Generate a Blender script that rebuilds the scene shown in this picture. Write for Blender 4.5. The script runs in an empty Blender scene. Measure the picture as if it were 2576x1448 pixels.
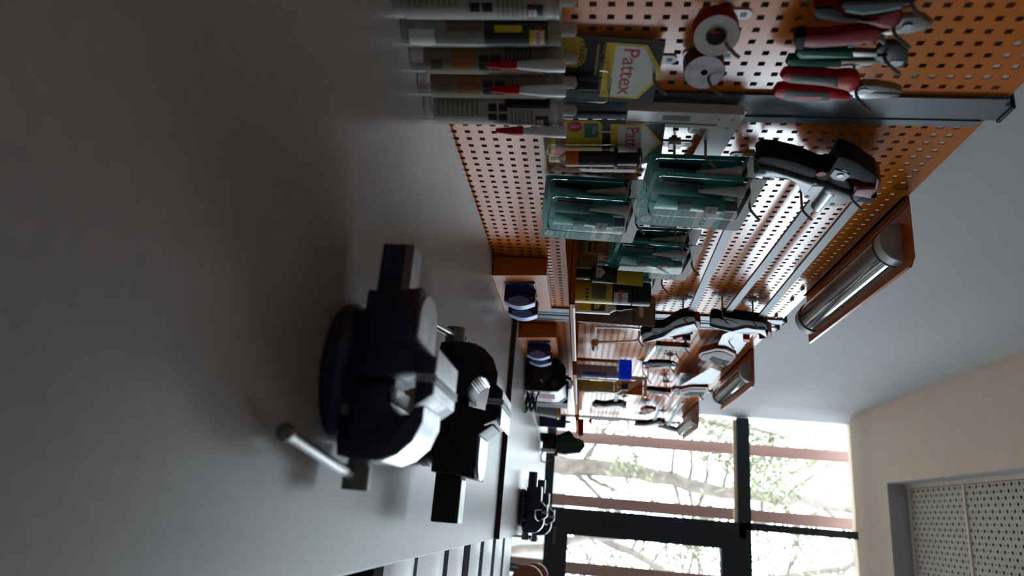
import bpy, bmesh, math, random
from mathutils import Matrix, Vector, Euler
random.seed(7)
PI = math.pi
S = bpy.context.scene
C = S.collection

# ------------------------------------------------------------------ camera
# World: bench top z=0, perforated back panel at x=0, +y runs along the bench to the window.
cam_d = bpy.data.cameras.new('camera')
cam = bpy.data.objects.new('camera', cam_d); C.objects.link(cam); S.camera = cam
r_ = Vector((0.94824, 0.31367, 0.04957)); u_ = Vector((-0.08270, 0.09320, 0.99221)); f_ = Vector((-0.30660, 0.94495, -0.11431))
R3 = Matrix((u_, -r_, -f_)).transposed()           # camera held on its side: picture right is up
cam.matrix_world = Matrix.Translation((0.6588, 0.0, 0.269)) @ R3.to_4x4()
cam_d.sensor_width = 36.0; cam_d.lens = 36.0 * 1740.8 / 2576.0
cam_d.clip_start = 0.02; cam_d.clip_end = 200
cam_d.dof.use_dof = True; cam_d.dof.focus_distance = 1.55; cam_d.dof.aperture_fstop = 3.4

# ------------------------------------------------------------------ light
SKY = 9.0
w = bpy.data.worlds.new('overcast_sky'); S.world = w; w.use_nodes = True
nt = w.node_tree; bg = nt.nodes['Background']
tc = nt.nodes.new('ShaderNodeTexCoord'); nz = nt.nodes.new('ShaderNodeTexNoise'); nz.inputs['Scale'].default_value = 2.5
rp = nt.nodes.new('ShaderNodeValToRGB'); rp.color_ramp.elements[0].color = (0.70, 0.86, 1.0, 1); rp.color_ramp.elements[1].color = (0.82, 0.92, 1.0, 1)
nt.links.new(tc.outputs['Generated'], nz.inputs['Vector']); nt.links.new(nz.outputs['Fac'], rp.inputs['Fac'])
nt.links.new(rp.outputs['Color'], bg.inputs['Color']); bg.inputs['Strength'].default_value = SKY
YW = 5.05; YG = 5.38; XWALL = -0.165; ZC = 2.10; ZF = -0.88; XR = 3.3; YB = -3.0
pl = bpy.data.lights.new('window_portal', 'AREA'); pl.shape = 'RECTANGLE'; pl.size = XR + 0.1; pl.size_y = ZC - ZF + .12
pl.cycles.is_portal = True
po = bpy.data.objects.new('window_portal', pl); C.objects.link(po)
po.location = ((XR - 0.1) / 2, YG + 0.07, (ZC + ZF) / 2 + .06); po.rotation_euler = (-PI / 2, 0, 0)   # faces the room
vs = S.view_settings; vs.view_transform = 'Standard'; vs.look = 'None'; vs.gamma = 1.0; vs.use_curve_mapping = False
vs.exposure = 0.40

# ------------------------------------------------------------------ materials
def lin(c):
    return tuple(((v / 255) / 12.92 if v / 255 <= .04045 else ((v / 255 + .055) / 1.055) ** 2.4) for v in c)
MC = {}
def P(name, rgb, rough=.5, metal=0., var=.08, scale=30., bump=0., bscale=None, coat=0., spec=.5, stretch=None):
    if name in MC: return MC[name]
    m = bpy.data.materials.new(name); m.use_nodes = True; t = m.node_tree; b = t.nodes['Principled BSDF']
    b.inputs['Roughness'].default_value = rough; b.inputs['Metallic'].default_value = metal
    b.inputs['Coat Weight'].default_value = coat; b.inputs['Specular IOR Level'].default_value = spec
    c = lin(rgb)
    tc = t.nodes.new('ShaderNodeTexCoord'); mp = t.nodes.new('ShaderNodeMapping')
    if stretch: mp.inputs['Scale'].default_value = stretch
    t.links.new(tc.outputs['Object'], mp.inputs['Vector'])
    n = t.nodes.new('ShaderNodeTexNoise'); n.inputs['Scale'].default_value = scale; n.inputs['Detail'].default_value = 4
    t.links.new(mp.outputs[0], n.inputs['Vector'])
    r = t.nodes.new('ShaderNodeValToRGB')
    r.color_ramp.elements[0].position = .3; r.color_ramp.elements[1].position = .7
    r.color_ramp.elements[0].color = (*[max(0, v * (1 - var)) for v in c], 1)
    r.color_ramp.elements[1].color = (*[min(1, v * (1 + var)) for v in c], 1)
    t.links.new(n.outputs['Fac'], r.inputs['Fac']); t.links.new(r.outputs['Color'], b.inputs['Base Color'])
    if bump:
        n2 = t.nodes.new('ShaderNodeTexNoise'); n2.inputs['Scale'].default_value = bscale or scale * 3; n2.inputs['Detail'].default_value = 2
        t.links.new(mp.outputs[0], n2.inputs['Vector'])
        bp = t.nodes.new('ShaderNodeBump'); bp.inputs['Strength'].default_value = bump; bp.inputs['Distance'].default_value = .0006
        t.links.new(n2.outputs['Fac'], bp.inputs['Height']); t.links.new(bp.outputs[0], b.inputs['Normal'])
    MC[name] = m; return m
def CLEAR(name, tint=(1, 1, 1), body=.0, ior=1.45, rough=.08, bodycol=(.8, .8, .8), add=0.):
    """thin clear plastic / glass: transparent film with a Fresnel gloss, and a little milky body"""
    if name in MC: return MC[name]
    m = bpy.data.materials.new(name); m.use_nodes = True; t = m.node_tree; t.nodes.clear()
    o = t.nodes.new('ShaderNodeOutputMaterial'); tr = t.nodes.new('ShaderNodeBsdfTransparent'); tr.inputs[0].default_value = (*tint, 1)
    d = t.nodes.new('ShaderNodeBsdfPrincipled'); d.inputs['Base Color'].default_value = (*bodycol, 1); d.inputs['Roughness'].default_value = .35
    g = t.nodes.new('ShaderNodeBsdfGlossy'); g.inputs['Roughness'].default_value = rough
    f = t.nodes.new('ShaderNodeFresnel'); f.inputs['IOR'].default_value = ior
    n = t.nodes.new('ShaderNodeTexNoise'); n.inputs['Scale'].default_value = 25
    mp = t.nodes.new('ShaderNodeMath'); mp.operation = 'MULTIPLY_ADD'; mp.inputs[1].default_value = .12; mp.inputs[2].default_value = body - .06 if body else 0
    t.links.new(n.outputs['Fac'], mp.inputs[0]); mp.use_clamp = True
    m1 = t.nodes.new('ShaderNodeMixShader'); m2 = t.nodes.new('ShaderNodeMixShader')
    if body: t.links.new(mp.outputs[0], m1.inputs[0])
    else: m1.inputs[0].default_value = 0
    t.links.new(tr.outputs[0], m1.inputs[1]); t.links.new(d.outputs[0], m1.inputs[2])
    if add:
        a = t.nodes.new('ShaderNodeMath'); a.operation = 'ADD'; a.inputs[1].default_value = add; a.use_clamp = True
        t.links.new(f.outputs[0], a.inputs[0]); t.links.new(a.outputs[0], m2.inputs[0])
    else: t.links.new(f.outputs[0], m2.inputs[0])
    t.links.new(m1.outputs[0], m2.inputs[1]); t.links.new(g.outputs[0], m2.inputs[2])
    t.links.new(m2.outputs[0], o.inputs['Surface'])
    MC[name] = m; return m

orange = P('orange_powder_coat', (214, 114, 0), .17, var=.03, scale=6, bump=.08, bscale=700, spec=.75)
orange_s = P('orange_sheet_steel', (202, 104, 2), .28, var=.05, scale=8, bump=.08, bscale=700)
alu = P('grey_anodised_aluminium', (104, 110, 116), .42, .55, var=.05, scale=60, stretch=(1, 1, .05))
laminate = P('grey_laminate', (158, 154, 150), .36, var=.05, scale=70, bump=.06, bscale=500)
laminate2 = P('grey_laminate_second', (156, 149, 142), .32, var=.06, scale=260, bump=.06, bscale=500)
edge_br = P('dark_brown_edging', (52, 34, 26), .45, var=.15)
cab_grey = P('grey_cabinet_front', (176, 178, 182), .28, var=.04, scale=20)
cab_dark = P('black_carcass', (18, 16, 16), .6)
wall_w = P('white_wall_paint', (190, 191, 194), .75, var=.02, scale=12, bump=.15, bscale=300)
ceil_w = P('white_ceiling_paint', (238, 220, 200), .8, var=.02, scale=12, bump=.1, bscale=300)
floor_m = P('grey_floor_tile', (112, 108, 104), .4, var=.08, scale=5)
tile_m = P('perforated_metal_white', (196, 190, 184), .5, var=.03)
frame_m = P('anthracite_frame', (38, 46, 54), .4, var=.08, scale=40)
cream = P('cream_strip', (232, 208, 172), .5)
timber = P('brown_timber', (96, 66, 56), .6, var=.22, scale=18, stretch=(3, 3, .15))
glass = CLEAR('window_glass', ior=1.2, rough=.01)
clear = CLEAR('clear_blister', ior=1.16, rough=.05)
milky = CLEAR('milky_plastic', body=.42, ior=1.45, rough=.16, bodycol=(.82, .82, .80))
milky2 = CLEAR('clear_cartridge', body=.24, ior=1.45, rough=.16, bodycol=(.78, .76, .72))
lampglass = CLEAR('lamp_cover_plastic', tint=(.95, .95, .94), body=.07, ior=1.45, rough=.05, add=.03)
black = P('black_plastic', (13, 13, 15), .45, var=.2, spec=.35)
blackr = P('black_rubber', (10, 10, 11), .7, var=.2, spec=.25, bump=.3, bscale=600)
steel = P('brushed_steel', (138, 141, 144), .40, 1., var=.08, scale=80, stretch=(1, .06, 1))
steel_d = P('dull_steel', (128, 128, 126), .42, 1., var=.12, scale=60)
chrome = P('chrome', (232, 233, 235), .30, 1., var=.04)
hookm = P('hook_steel', (140, 136, 130), .42, .8, var=.1)
zinc = P('zinc_glare_white', (238, 239, 240), .45, 0., var=.04)  # window glare on the hook plates put into a white base colour
navy = P('navy_enamel', (24, 26, 66), .38, var=.12, scale=40, bump=.35, bscale=160, coat=.15)
cast_b = P('black_cast_iron', (14, 14, 15), .5, var=.25, scale=60, bump=.5, bscale=160)
cast_g = P('dark_green_black_cast_iron', (20, 24, 22), .5, var=.25, scale=60, bump=.5, bscale=160)
baremetal = P('bare_ground_metal', (200, 202, 204), .36, .9, var=.22, scale=35, bump=.25, bscale=90)
white = P('white_plastic', (226, 226, 224), .4, var=.03)
grey = P('grey_plastic', (120, 120, 120), .45, var=.06)
lgrey = P('light_grey_plastic', (190, 191, 192), .45, var=.05)
dgrey = P('dark_grey_rubber', (62, 62, 64), .55, var=.1)
clampgrey = P('clamp_grey_alloy', (122, 128, 132), .38, .35, var=.05)
red = P('red_plastic', (190, 8, 24), .45, var=.06, spec=.25)
dred = P('dark_red_plastic', (130, 6, 26), .5, var=.08, spec=.25)
teal = P('teal_print', (0, 146, 134), .4, var=.05, scale=15)
dteal = P('dark_teal_print', (0, 84, 80), .4, var=.05)
green = P('green_grip', (4, 100, 78), .45, var=.06, spec=.3)
yellow = P('yellow_print', (226, 186, 18), .4, var=.04)

blue = P('blue_plastic', (40, 78, 172), .38, var=.05)
dblue = P('dark_blue_plastic', (26, 34, 92), .4, var=.06)
lblue = P('light_blue_plastic', (146, 168, 222), .4, var=.04)
def TRANSL(name, rgb, k=.6, rough=.35):
    if name in MC: return MC[name]
    m = P(name, rgb, rough, var=.05); t = m.node_tree; b = t.nodes['Principled BSDF']; o = t.nodes['Material Output']
    tr = t.nodes.new('ShaderNodeBsdfTranslucent'); mx = t.nodes.new('ShaderNodeMixShader'); mx.inputs[0].default_value = k
    t.links.new(b.inputs['Base Color'].links[0].from_socket, tr.inputs['Color'])
    t.links.new(b.outputs[0], mx.inputs[1]); t.links.new(tr.outputs[0], mx.inputs[2]); t.links.new(mx.outputs[0], o.inputs['Surface'])
    return m
bblue = TRANSL('bright_blue_lid', (10, 110, 255), .85)
olive = TRANSL('olive_liquid', (190, 172, 14), .8)
orange_m = P('orange_shelf_paint', (176, 92, 12), .62, var=.05, scale=8, spec=.3)
barsteel = P('clamp_bar_steel', (128, 132, 136), .5, .25, var=.10, scale=40, spec=.3, stretch=(1, .08, 1))
brown = P('brown_wood', (130, 68, 36), .5, var=.2, scale=20, stretch=(1, 1, .2))
paper = P('white_paper', (222, 220, 214), .6, var=.02)
pgrey = P('grey_print', (120, 116, 108), .55, var=.04)
pblack = P('black_print', (20, 20, 20), .38, var=.06)
pred = P('red_print', (200, 22, 40), .45, var=.03)
porange = P('orange_print', (222, 104, 38), .45, var=.05)
pgold = P('gold_print', (176, 150, 60), .4, var=.06)
pgreen = P('green_print', (18, 110, 84), .45, var=.04)
kraft = P('grey_card', (122, 118, 110), .65, var=.05)
foil = P('foil_roll', (206, 202, 210), .22, .85, var=.25, scale=60, bump=.9, bscale=110)
bark = P('pine_bark', (104, 94, 86), .9, var=.3, scale=10, bump=.6, bscale=30)
leaf = P('pine_needles', (110, 112, 84), .8, var=.3, scale=4)
bounce_ground_m = P('pale_bounce_ground', (158, 148, 132), .9, var=.1, scale=6)
gravel = P('forest_ground', (58, 56, 46), .9, var=.15, scale=6)
brass = P('brass', (150, 110, 40), .35, .9)

# ------------------------------------------------------------------ mesh helpers
class B:
    def __init__(s): s.m = bmesh.new()
    def _x(s, vs, M):
        if M is not None: bmesh.ops.transform(s.m, matrix=M, verts=vs)
    def box(s, x0, x1, y0, y1, z0, z1, M=None, bev=0.):
        v = [s.m.verts.new((x, y, z)) for x in (x0, x1) for y in (y0, y1) for z in (z0, z1)]
        fs = [s.m.faces.new([v[i] for i in q]) for q in ((0, 1, 3, 2), (4, 6, 7, 5), (0, 4, 5, 1), (2, 3, 7, 6), (0, 2, 6, 4), (1, 5, 7, 3))]
        if bev:
            es = list({e for f in fs for e in f.edges})
            r = bmesh.ops.bevel(s.m, geom=es, offset=bev, segments=2, affect='EDGES', profile=.6)
            v = list({x for f in r['faces'] for x in f.verts} | {x for x in v if x.is_valid})
        s._x(v, M); return s
    def prism(s, pts, a0, a1, plane='YZ', M=None, bev=0., seg=2):
        """polygon in plane, extruded along the remaining axis from a0 to a1"""
        def mk(p, a): return {'YZ': (a, p[0], p[1]), 'XZ': (p[0], a, p[1]), 'XY': (p[0], p[1], a)}[plane]
        A = [s.m.verts.new(mk(p, a0)) for p in pts]; Z = [s.m.verts.new(mk(p, a1)) for p in pts]
        n = len(pts)
        fs = [s.m.faces.new(A), s.m.faces.new(Z[::-1])] + [s.m.faces.new((A[(i + 1) % n], A[i], Z[i], Z[(i + 1) % n])) for i in range(n)]
        bmesh.ops.recalc_face_normals(s.m, faces=fs)
        v = A + Z
        if bev:
            es = list({e for f in fs[:2] for e in f.edges})
            r = bmesh.ops.bevel(s.m, geom=es, offset=bev, segments=seg, affect='EDGES', profile=.5, clamp_overlap=True)
            v = list({x for f in r['faces'] for x in f.verts} | {x for x in v if x.is_valid})
        s._x(v, M); return s
    def cyl(s, p0, p1, r0, r1=None, n=18, cap=True):
        p0, p1 = Vector(p0), Vector(p1); r1 = r0 if r1 is None else r1
        q = (p1 - p0).to_track_quat('Z', 'Y').to_matrix()
        a = [s.m.verts.new(p0 + q @ Vector((r0 * math.cos(2 * PI * i / n), r0 * math.sin(2 * PI * i / n), 0))) for i in range(n)]
        b = [s.m.verts.new(p1 + q @ Vector((r1 * math.cos(2 * PI * i / n), r1 * math.sin(2 * PI * i / n), 0))) for i in range(n)]
        for i in range(n): s.m.faces.new((a[i], a[(i + 1) % n], b[(i + 1) % n], b[i]))
        if cap: s.m.faces.new(a[::-1]); s.m.faces.new(b)
        return s
    def tube(s, pts, r, n=8, rad=None, closed=False):
        pts = [Vector(p) for p in pts]; rings = []; N = len(pts)
        for i, p in enumerate(pts):
            if closed: d = pts[(i + 1) % N] - pts[i - 1]
            else: d = pts[min(i + 1, N - 1)] - pts[max(i - 1, 0)]
            q = d.to_track_quat('Z', 'Y').to_matrix(); rr = rad[i] if rad else r
            if rings:   # keep rings aligned
                ref = (rings[-1][0].co - pts[i - 1]); ax = d.normalized(); e1 = (ref - ax * ref.dot(ax))
                e1 = e1.normalized() if e1.length > 1e-9 else q @ Vector((1, 0, 0)); e2 = ax.cross(e1)
            else: e1 = q @ Vector((1, 0, 0)); e2 = d.normalized().cross(e1)
            rings.append([s.m.verts.new(p + (e1 * math.cos(2 * PI * k / n) + e2 * math.sin(2 * PI * k / n)) * rr) for k in range(n)])
        for i in range(N if closed else N - 1):
            a, b = rings[i], rings[(i + 1) % N]
            for k in range(n): s.m.faces.new((a[k], a[(k + 1) % n], b[(k + 1) % n], b[k]))
        if not closed: s.m.faces.new(rings[0][::-1]); s.m.faces.new(rings[-1])
        return s
    def lathe(s, prof, n=24, M=None, a0=0., a1=2 * PI):
        """(r,z) profile about local z"""
        full = abs(a1 - a0 - 2 * PI) < 1e-6; k = n if full else n + 1; rings = []; vs = []
        for r, z in prof:
            if r < 1e-7: ring = [s.m.verts.new((0, 0, z))]
            else: ring = [s.m.verts.new((r * math.cos(a0 + (a1 - a0) * i / n), r * math.sin(a0 + (a1 - a0) * i / n), z)) for i in range(k)]
            rings.append(ring); vs += ring
        for a, b in zip(rings, rings[1:]):
            for i in range(n if full else n):
                j = (i + 1) % k
                if len(a) == 1 and len(b) == 1: continue
                if len(a) == 1: s.m.faces.new((a[0], b[j], b[i]))
                elif len(b) == 1: s.m.faces.new((a[i], a[j], b[0]))
                else: s.m.faces.new((a[i], a[j], b[j], b[i]))
        s._x(vs, M); return s
    def ball(s, c, r, n=12, sc=(1, 1, 1)):
        prof = [(r * math.sin(PI * i / n), -r * math.cos(PI * i / n)) for i in range(n + 1)]
        prof[0] = (0, -r); prof[-1] = (0, r)
        return s.lathe(prof, n + 4, Matrix.Translation(c) @ Matrix.Diagonal((*sc, 1)))
    def quad(s, *p):
        s.m.faces.new([s.m.verts.new(q) for q in p]); return s
    def out(s, name, mat, parent=None, smooth=35):
        me = bpy.data.meshes.new(name); s.m.normal_update(); s.m.to_mesh(me); s.m.free()
        return link(name, me, mat, parent, smooth)
def link(name, me, mat, parent=None, smooth=35):
    if mat is not None and not me.materials: me.materials.append(mat)
    if smooth and len(me.polygons):
        me.shade_smooth(); me.set_sharp_from_angle(angle=math.radians(smooth))
    o = bpy.data.objects.new(name, me); C.objects.link(o)
    if parent is not None: o.parent = parent
    return o
def tag(o, label=None, cat=None, group=None, kind=None):
    if label: o['label'] = label
    if cat: o['category'] = cat
    if group: o['group'] = group
    if kind: o['kind'] = kind
    return o
def thing(name, label, cat, loc=(0, 0, 0), rot=(0, 0, 0), group=None, scale=1.):
    o = bpy.data.objects.new(name, None); C.objects.link(o); o.empty_display_size = .05
    o.location = loc; o.rotation_euler = rot; o.scale = (scale,) * 3
    return tag(o, label, cat, group)
def struct(name, bm, mat, parent=None, smooth=0):
    o = bm.out(name, mat, parent, smooth)
    if parent is None: o['kind'] = 'structure'
    return o
def copy_tree(o, parent=None):
    c = o.copy(); C.objects.link(c); c.parent = parent
    for ch in list(o.children): copy_tree(ch, c)
    return c
def text(body, size, mat, parent, M, name='lettering', align='CENTER', bend=None, sx=1., bold=0.):
    cu = bpy.data.curves.new('t', 'FONT'); cu.body = body; cu.size = size; cu.align_x = align; cu.align_y = 'CENTER'; cu.resolution_u = 2
    cu.offset = bold
    ob = bpy.data.objects.new('t', cu); C.objects.link(ob)
    dg = bpy.context.evaluated_depsgraph_get(); me = bpy.data.meshes.new_from_object(ob.evaluated_get(dg))
    bpy.data.objects.remove(ob); bpy.data.curves.remove(cu)
    me.name = name
    for v in me.vertices:
        x, y = v.co.x * sx, v.co.y
        if bend:        # wrap on a cylinder: (radius, angle, z)
            r, a, z = bend; t = a + x / r; v.co = (r * math.cos(t), r * math.sin(t), z + y)
        else: v.co = M @ Vector((x, y, 0))
    me.materials.clear(); me.materials.append(mat)
    o = bpy.data.objects.new(name, me); C.objects.link(o); o.parent = parent
    return o
def FM(x, y, z, rx=0.):
    """text frame on a sheet facing +x: text right = +y, up = +z"""
    return Matrix.Translation((x, y, z)) @ Matrix.Rotation(rx, 4, 'X') @ Matrix(((0, 0, 1, 0), (1, 0, 0, 0), (0, 1, 0, 0), (0, 0, 0, 1)))
def rect(y0, y1, z0, z1): return [(y0, z0), (y1, z0), (y1, z1), (y0, z1)]
def patch(x, y0, y1, z0, z1, mat, parent, name='print', t=.0003):
    return B().box(x, x + t, y0, y1, z0, z1).out(name, mat, parent, 0)
def rrect(y0, y1, z0, z1, r, n=4):
    p = []
    for cx, cz, a in ((y1 - r, z1 - r, 0), (y0 + r, z1 - r, PI / 2), (y0 + r, z0 + r, PI), (y1 - r, z0 + r, 1.5 * PI)):
        for i in range(n + 1): p.append((cx + r * math.cos(a + PI / 2 * i / n), cz + r * math.sin(a + PI / 2 * i / n)))
    return p

# ================================================================== the room
struct('floor', B().box(XWALL - .1, XR + .1, YB - .1, YG + .1, ZF - .1, ZF), floor_m)
struct('wall_left', B().box(XWALL - .1, XWALL, YB, YG + .1, ZF, ZC + .3), wall_w)
struct('wall_right', B().box(XR, XR + .1, YB, YG + .1, ZF, ZC + .3), wall_w)
struct('wall_back', B().box(XWALL - .1, XR + .1, YB - .1, YB, ZF, ZC + .3), wall_w)
# ceiling with a rectangular recess that holds perforated metal tiles
RX0, RX1, RY0, RY1, RD = .305, 1.95, .65, 4.54, .11
b = B()
b.box(XWALL, RX0, YB, YW, ZC, ZC + .3); b.box(RX1, XR, YB, YW, ZC, ZC + .3)
b.box(RX0, RX1, YB, RY0, ZC, ZC + .3); b.box(RX0, RX1, RY1, YW, ZC, ZC + .3)
b.box(RX0, RX1, RY0, RY1, ZC + RD + .14, ZC + .3)
b.box(XWALL, XR, YW, YG + .1, ZC + .12, ZC + .3)
ceiling = struct('ceiling', b, ceil_w)
for q in ((RX0, RX0 + .004, RY0, RY1), (RX1 - .004, RX1, RY0, RY1), (RX0, RX1, RY1 - .004, RY1), (RX0, RX1, RY0, RY0 + .004)):
    B().box(*q, ZC + .001, ZC + RD + .05).out('recess_lining', wall_w, ceiling, 0)
def perf_mesh(name, n_x, n_y, cell):
    """sheet facing down: large and small round holes in a checkerboard, with real depth"""
    V = []; F = []; d = .002
    for i in range(n_x):
        for j in range(n_y):
            x0, y0 = i * cell, j * cell; cx, cy = x0 + cell / 2, y0 + cell / 2
            r = cell * (.30 if (i + j) % 2 == 0 else .135)
            k = len(V); N = 8
            sq = [(1, 0), (1, 1), (0, 1), (-1, 1), (-1, 0), (-1, -1), (0, -1), (1, -1)]
            for a, q in enumerate(sq): V.append((cx + q[0] * cell / 2, cy + q[1] * cell / 2, 0))
            for a in range(N): V.append((cx + r * math.cos(PI / 4 * a), cy + r * math.sin(PI / 4 * a), 0))
            for a in range(N): V.append((cx + r * math.cos(PI / 4 * a), cy + r * math.sin(PI / 4 * a), d))
            for a in range(N):
                c = (a + 1) % N
                F.append((k + a, k + c, k + 8 + c, k + 8 + a)); F.append((k + 8 + a, k + 8 + c, k + 16 + c, k + 16 + a))
    me = bpy.data.meshes.new(name); me.from_pydata(V, [], F); return me
B().box(RX0, RX1, RY0, RY1, ZC + RD + .05, ZC + RD + .06).out('dark_void_sheet', cab_dark, ceiling, 0)  # dark sheet added above the tiles so their holes look shaded
CELL = .0298
pm = perf_mesh('perforated_sheet', 26, 20, CELL); pm.materials.append(tile_m)
TW, TL = 26 * CELL, 20 * CELL
for j in range(6):
    for i in range(2):
        y1 = RY1 - .045 - j * (TL + .026); x0 = RX0 + .03 + i * (TW + .026)
        if y1 - TL < RY0: continue
        t = bpy.data.objects.new('ceiling_panel', pm); C.objects.link(t); t.location = (x0, y1 - TL, ZC + RD); t.parent = ceiling
b = B()
for j in range(7):
    y = RY1 - .045 + .013 - j * (TL + .026)
    b.box(RX0, RX1, y - .0125, y + .0125, ZC + RD - .006, ZC + RD + .01)
for x in (RX0 + .015, RX0 + .03 + TW + .013, RX0 + .03 + 2 * TW + .038):
    b.box(x - .0125, x + .0125, RY0, RY1, ZC + RD - .008, ZC + RD + .01)
b.out('ceiling_rail', P('ceiling_rail_white', (226, 214, 196), .4), ceiling, 0)

# ------------------------------------------------------------------ window wall
win = bpy.data.objects.new('window_1', None); C.objects.link(win); win['kind'] = 'structure'
def wbox(name, x0, x1, z0, z1, y0=0., y1=.07, m=frame_m, p=win):
    x0, x1 = max(XWALL, 1.065 * x0 - .043), min(XR, 1.065 * x1 - .043); z0, z1 = max(ZF, 1.065 * z0 - .0175), 1.065 * z1 - .0175
    return B().box(x0, x1, YG + y0, YG + y1, z0, z1).out(name, m, p, 0)
wbox('sill_rail', -.105, .60, .0, .062)
wbox('mullion', .595, .645, 1.38, ZC)
wbox('mullion', .60, .70, ZF, 1.38)
wbox('transom', -.105, XR, 1.335, 1.415)
wbox('transom_strip', -.10, .60, 1.318, 1.345, .075, .10, cream)
wbox('floor_rail', -.105, XR, ZF, ZF + .08)
wbox('mullion', 1.62, 1.68, ZF, ZC)
wbox('pane', -.105, .60, .062, 1.335, .03, .036, glass)
wbox('pane', -.105, .60, ZF + .08, .0, .03, .036, glass)
wbox('pane', -.105, .595, 1.415, ZC, .03, .036, glass)
wbox('pane', .645, 1.62, 1.415, ZC, .03, .036, glass)
wbox('pane', 1.68, XR, ZF + .08, 1.335, .03, .036, glass)
wbox('pane', 1.68, XR, 1.415, ZC, .03, .036, glass)
door = bpy.data.objects.new('door_1', None); C.objects.link(door); door['kind'] = 'structure'
for nm, a in (('stile', (.70, .775, ZF + .08, 1.335)), ('stile', (1.54, 1.62, ZF + .08, 1.335)), ('top_rail', (.775, 1.54, 1.215, 1.335)),
              ('middle_rail', (.775, 1.54, .03, .19)), ('bottom_rail', (.775, 1.54, ZF + .08, ZF + .2))):
    wbox(nm, *a, y0=-.012, y1=.06, p=door)
wbox('pane', .775, 1.54, .19, 1.215, .02, .026, glass, door)
wbox('pane', .775, 1.54, ZF + .2, .03, .02, .026, glass, door)
B().cyl((.743, YG - .05, .09), (.743, YG - .012, .09), .009).cyl((.740, YG - .05, .09), (.85, YG - .05, .09), .008).out('door_handle', steel_d, door)
# frame beads: thin raised lines of the glazing profile
wbox('glazing_bead', -.105, .60, .062, .07, -.006, 0); wbox('glazing_bead', -.105, .60, 1.327, 1.335, -.006, 0)

# ------------------------------------------------------------------ outside
tag(B().box(-30, 40, YW + 3.0, 60, ZF - .35, ZF - .15).out('ground', gravel, None, 0), kind='structure')
tag(B().box(-6, 9, YG + .1, YW + 3.0, ZF - .35, ZF - .15).out('added_bounce_ground', bounce_ground_m, None, 0), kind='structure')  # pale strip of ground added to bounce sky light onto the ceiling
for k in range(5):
    x = -.022 + (k - 1) * .508
    nth = ['far left', 'first', 'second', 'third', 'fourth', 'fifth', 'sixth', 'seventh'][k]
    o = B().box(-.045, .045, -.02, .02, 0, 4.1, bev=.003).out('timber_post', timber, None, 0)
    o.location = (x + .045, YG + .52, ZF - .15)
    tag(o, 'brown timber post outside the glazing, %s of the row counted from the tool wall' % nth if k else 'brown timber post outside the glazing, hidden behind the tool wall', 'post', 'timber posts outside the window')
def tree(label, base, path, r0, nb, seed, leafy=.5, reach=1.6):
    rd = random.Random(seed)
    t = thing('pine_tree', label, 'tree', base, group='trees outside the window')
    pts = [Vector(p) for p in path]; fine = []
    for a, c in zip(pts, pts[1:]):
        for i in range(5): fine.append(a.lerp(c, i / 5) + Vector((rd.uniform(-.03, .03), rd.uniform(-.03, .03), 0)))
    fine.append(pts[-1]); n = len(fine)
    B().tube(fine, 0, 10, [r0 * (1 - .75 * i / n) for i in range(n)]).out('trunk', bark, t)
    L = B(); tips = []
    for k in range(nb):
        i = rd.randrange(n // 5, n); p = fine[i]; a = rd.uniform(0, 2 * PI); ln = rd.uniform(.5, 1) * reach
        d = Vector((math.cos(a), math.sin(a) * .6, rd.uniform(-.1, .6))).normalized(); q = [p]; rr = [r0 * .28 * (1 - .5 * i / n)]
        for s_ in range(5):
            d = (d + Vector((rd.uniform(-.3, .3), rd.uniform(-.3, .3), rd.uniform(-.3, .3)))).normalized()
            q.append(q[-1] + d * ln / 5); rr.append(rr[0] * (1 - .17 * (s_ + 1)))
        B().tube(q, 0, 6, rr).out('branch', bark, t); tips += q[2:]
    for p in tips:
        for _ in range(int(26 * leafy)):
            c = p + Vector((rd.gauss(0, .16), rd.gauss(0, .16), rd.gauss(0, .14)))
            e = Vector((rd.uniform(-1, 1), rd.uniform(-1, 1), rd.uniform(-1, 1))).normalized() * rd.uniform(.03, .07)
            f = e.cross(Vector((rd.uniform(-1, 1), rd.uniform(-1, 1), rd.uniform(-1, 1)))).normalized() * .012
            L.quad(c - e - f, c + e - f, c + e + f, c - e + f)
    o = L.out('needles', leaf, t, 0); o['kind'] = 'stuff'
    return t
G = ZF - .15
tree('thick leaning pine trunk straight behind the left pane', (.05, 9.0, G), [(0, 0, 0), (-.02, 0, 1.1), (.0, 0, 2.0), (.16, 0, 3.0), (.20, .1, 4.2), (.35, .1, 5.4)], .135, 26, 3, .22, 1.5)
tree('slender bare tree leaning right behind the dark mullion', (.5, 10.5, G), [(0, 0, 0), (.25, 0, 1.2), (.8, 0, 2.6), (1.1, 0, 4.0), (1.2, 0, 5.6)], .075, 26, 5, .35, 1.7)
tree('leafy pine filling the upper right pane', (2.0, 11.5, G), [(0, 0, 0), (-.15, 0, 1.8), (-.5, 0, 3.5), (-.9, 0, 5.0), (-1.3, 0, 6.2)], .10, 40, 8, .9, 2.0)
tree('distant bushy pine behind the glass door', (1.9, 14., G), [(0, 0, 0), (.1, 0, 2.0), (-.1, 0, 4.0), (.1, 0, 6.5)], .12, 40, 11, .9, 2.4)
tree('bare twiggy tree rising behind the upper right pane', (1.25, 9.3, G), [(0, 0, 0), (-.35, 0, 1.4), (-.55, 0, 2.6), (-.75, 0, 3.8), (-.85, 0, 5.2)], .055, 46, 21, .06, 1.7)
tree('olive green tree close to the tool wall end', (-.9, 8.2, G), [(0, 0, 0), (.2, 0, 1.3), (.35, 0, 2.6), (.5, 0, 3.6)], .07, 26, 13, .8, 1.1)
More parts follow.
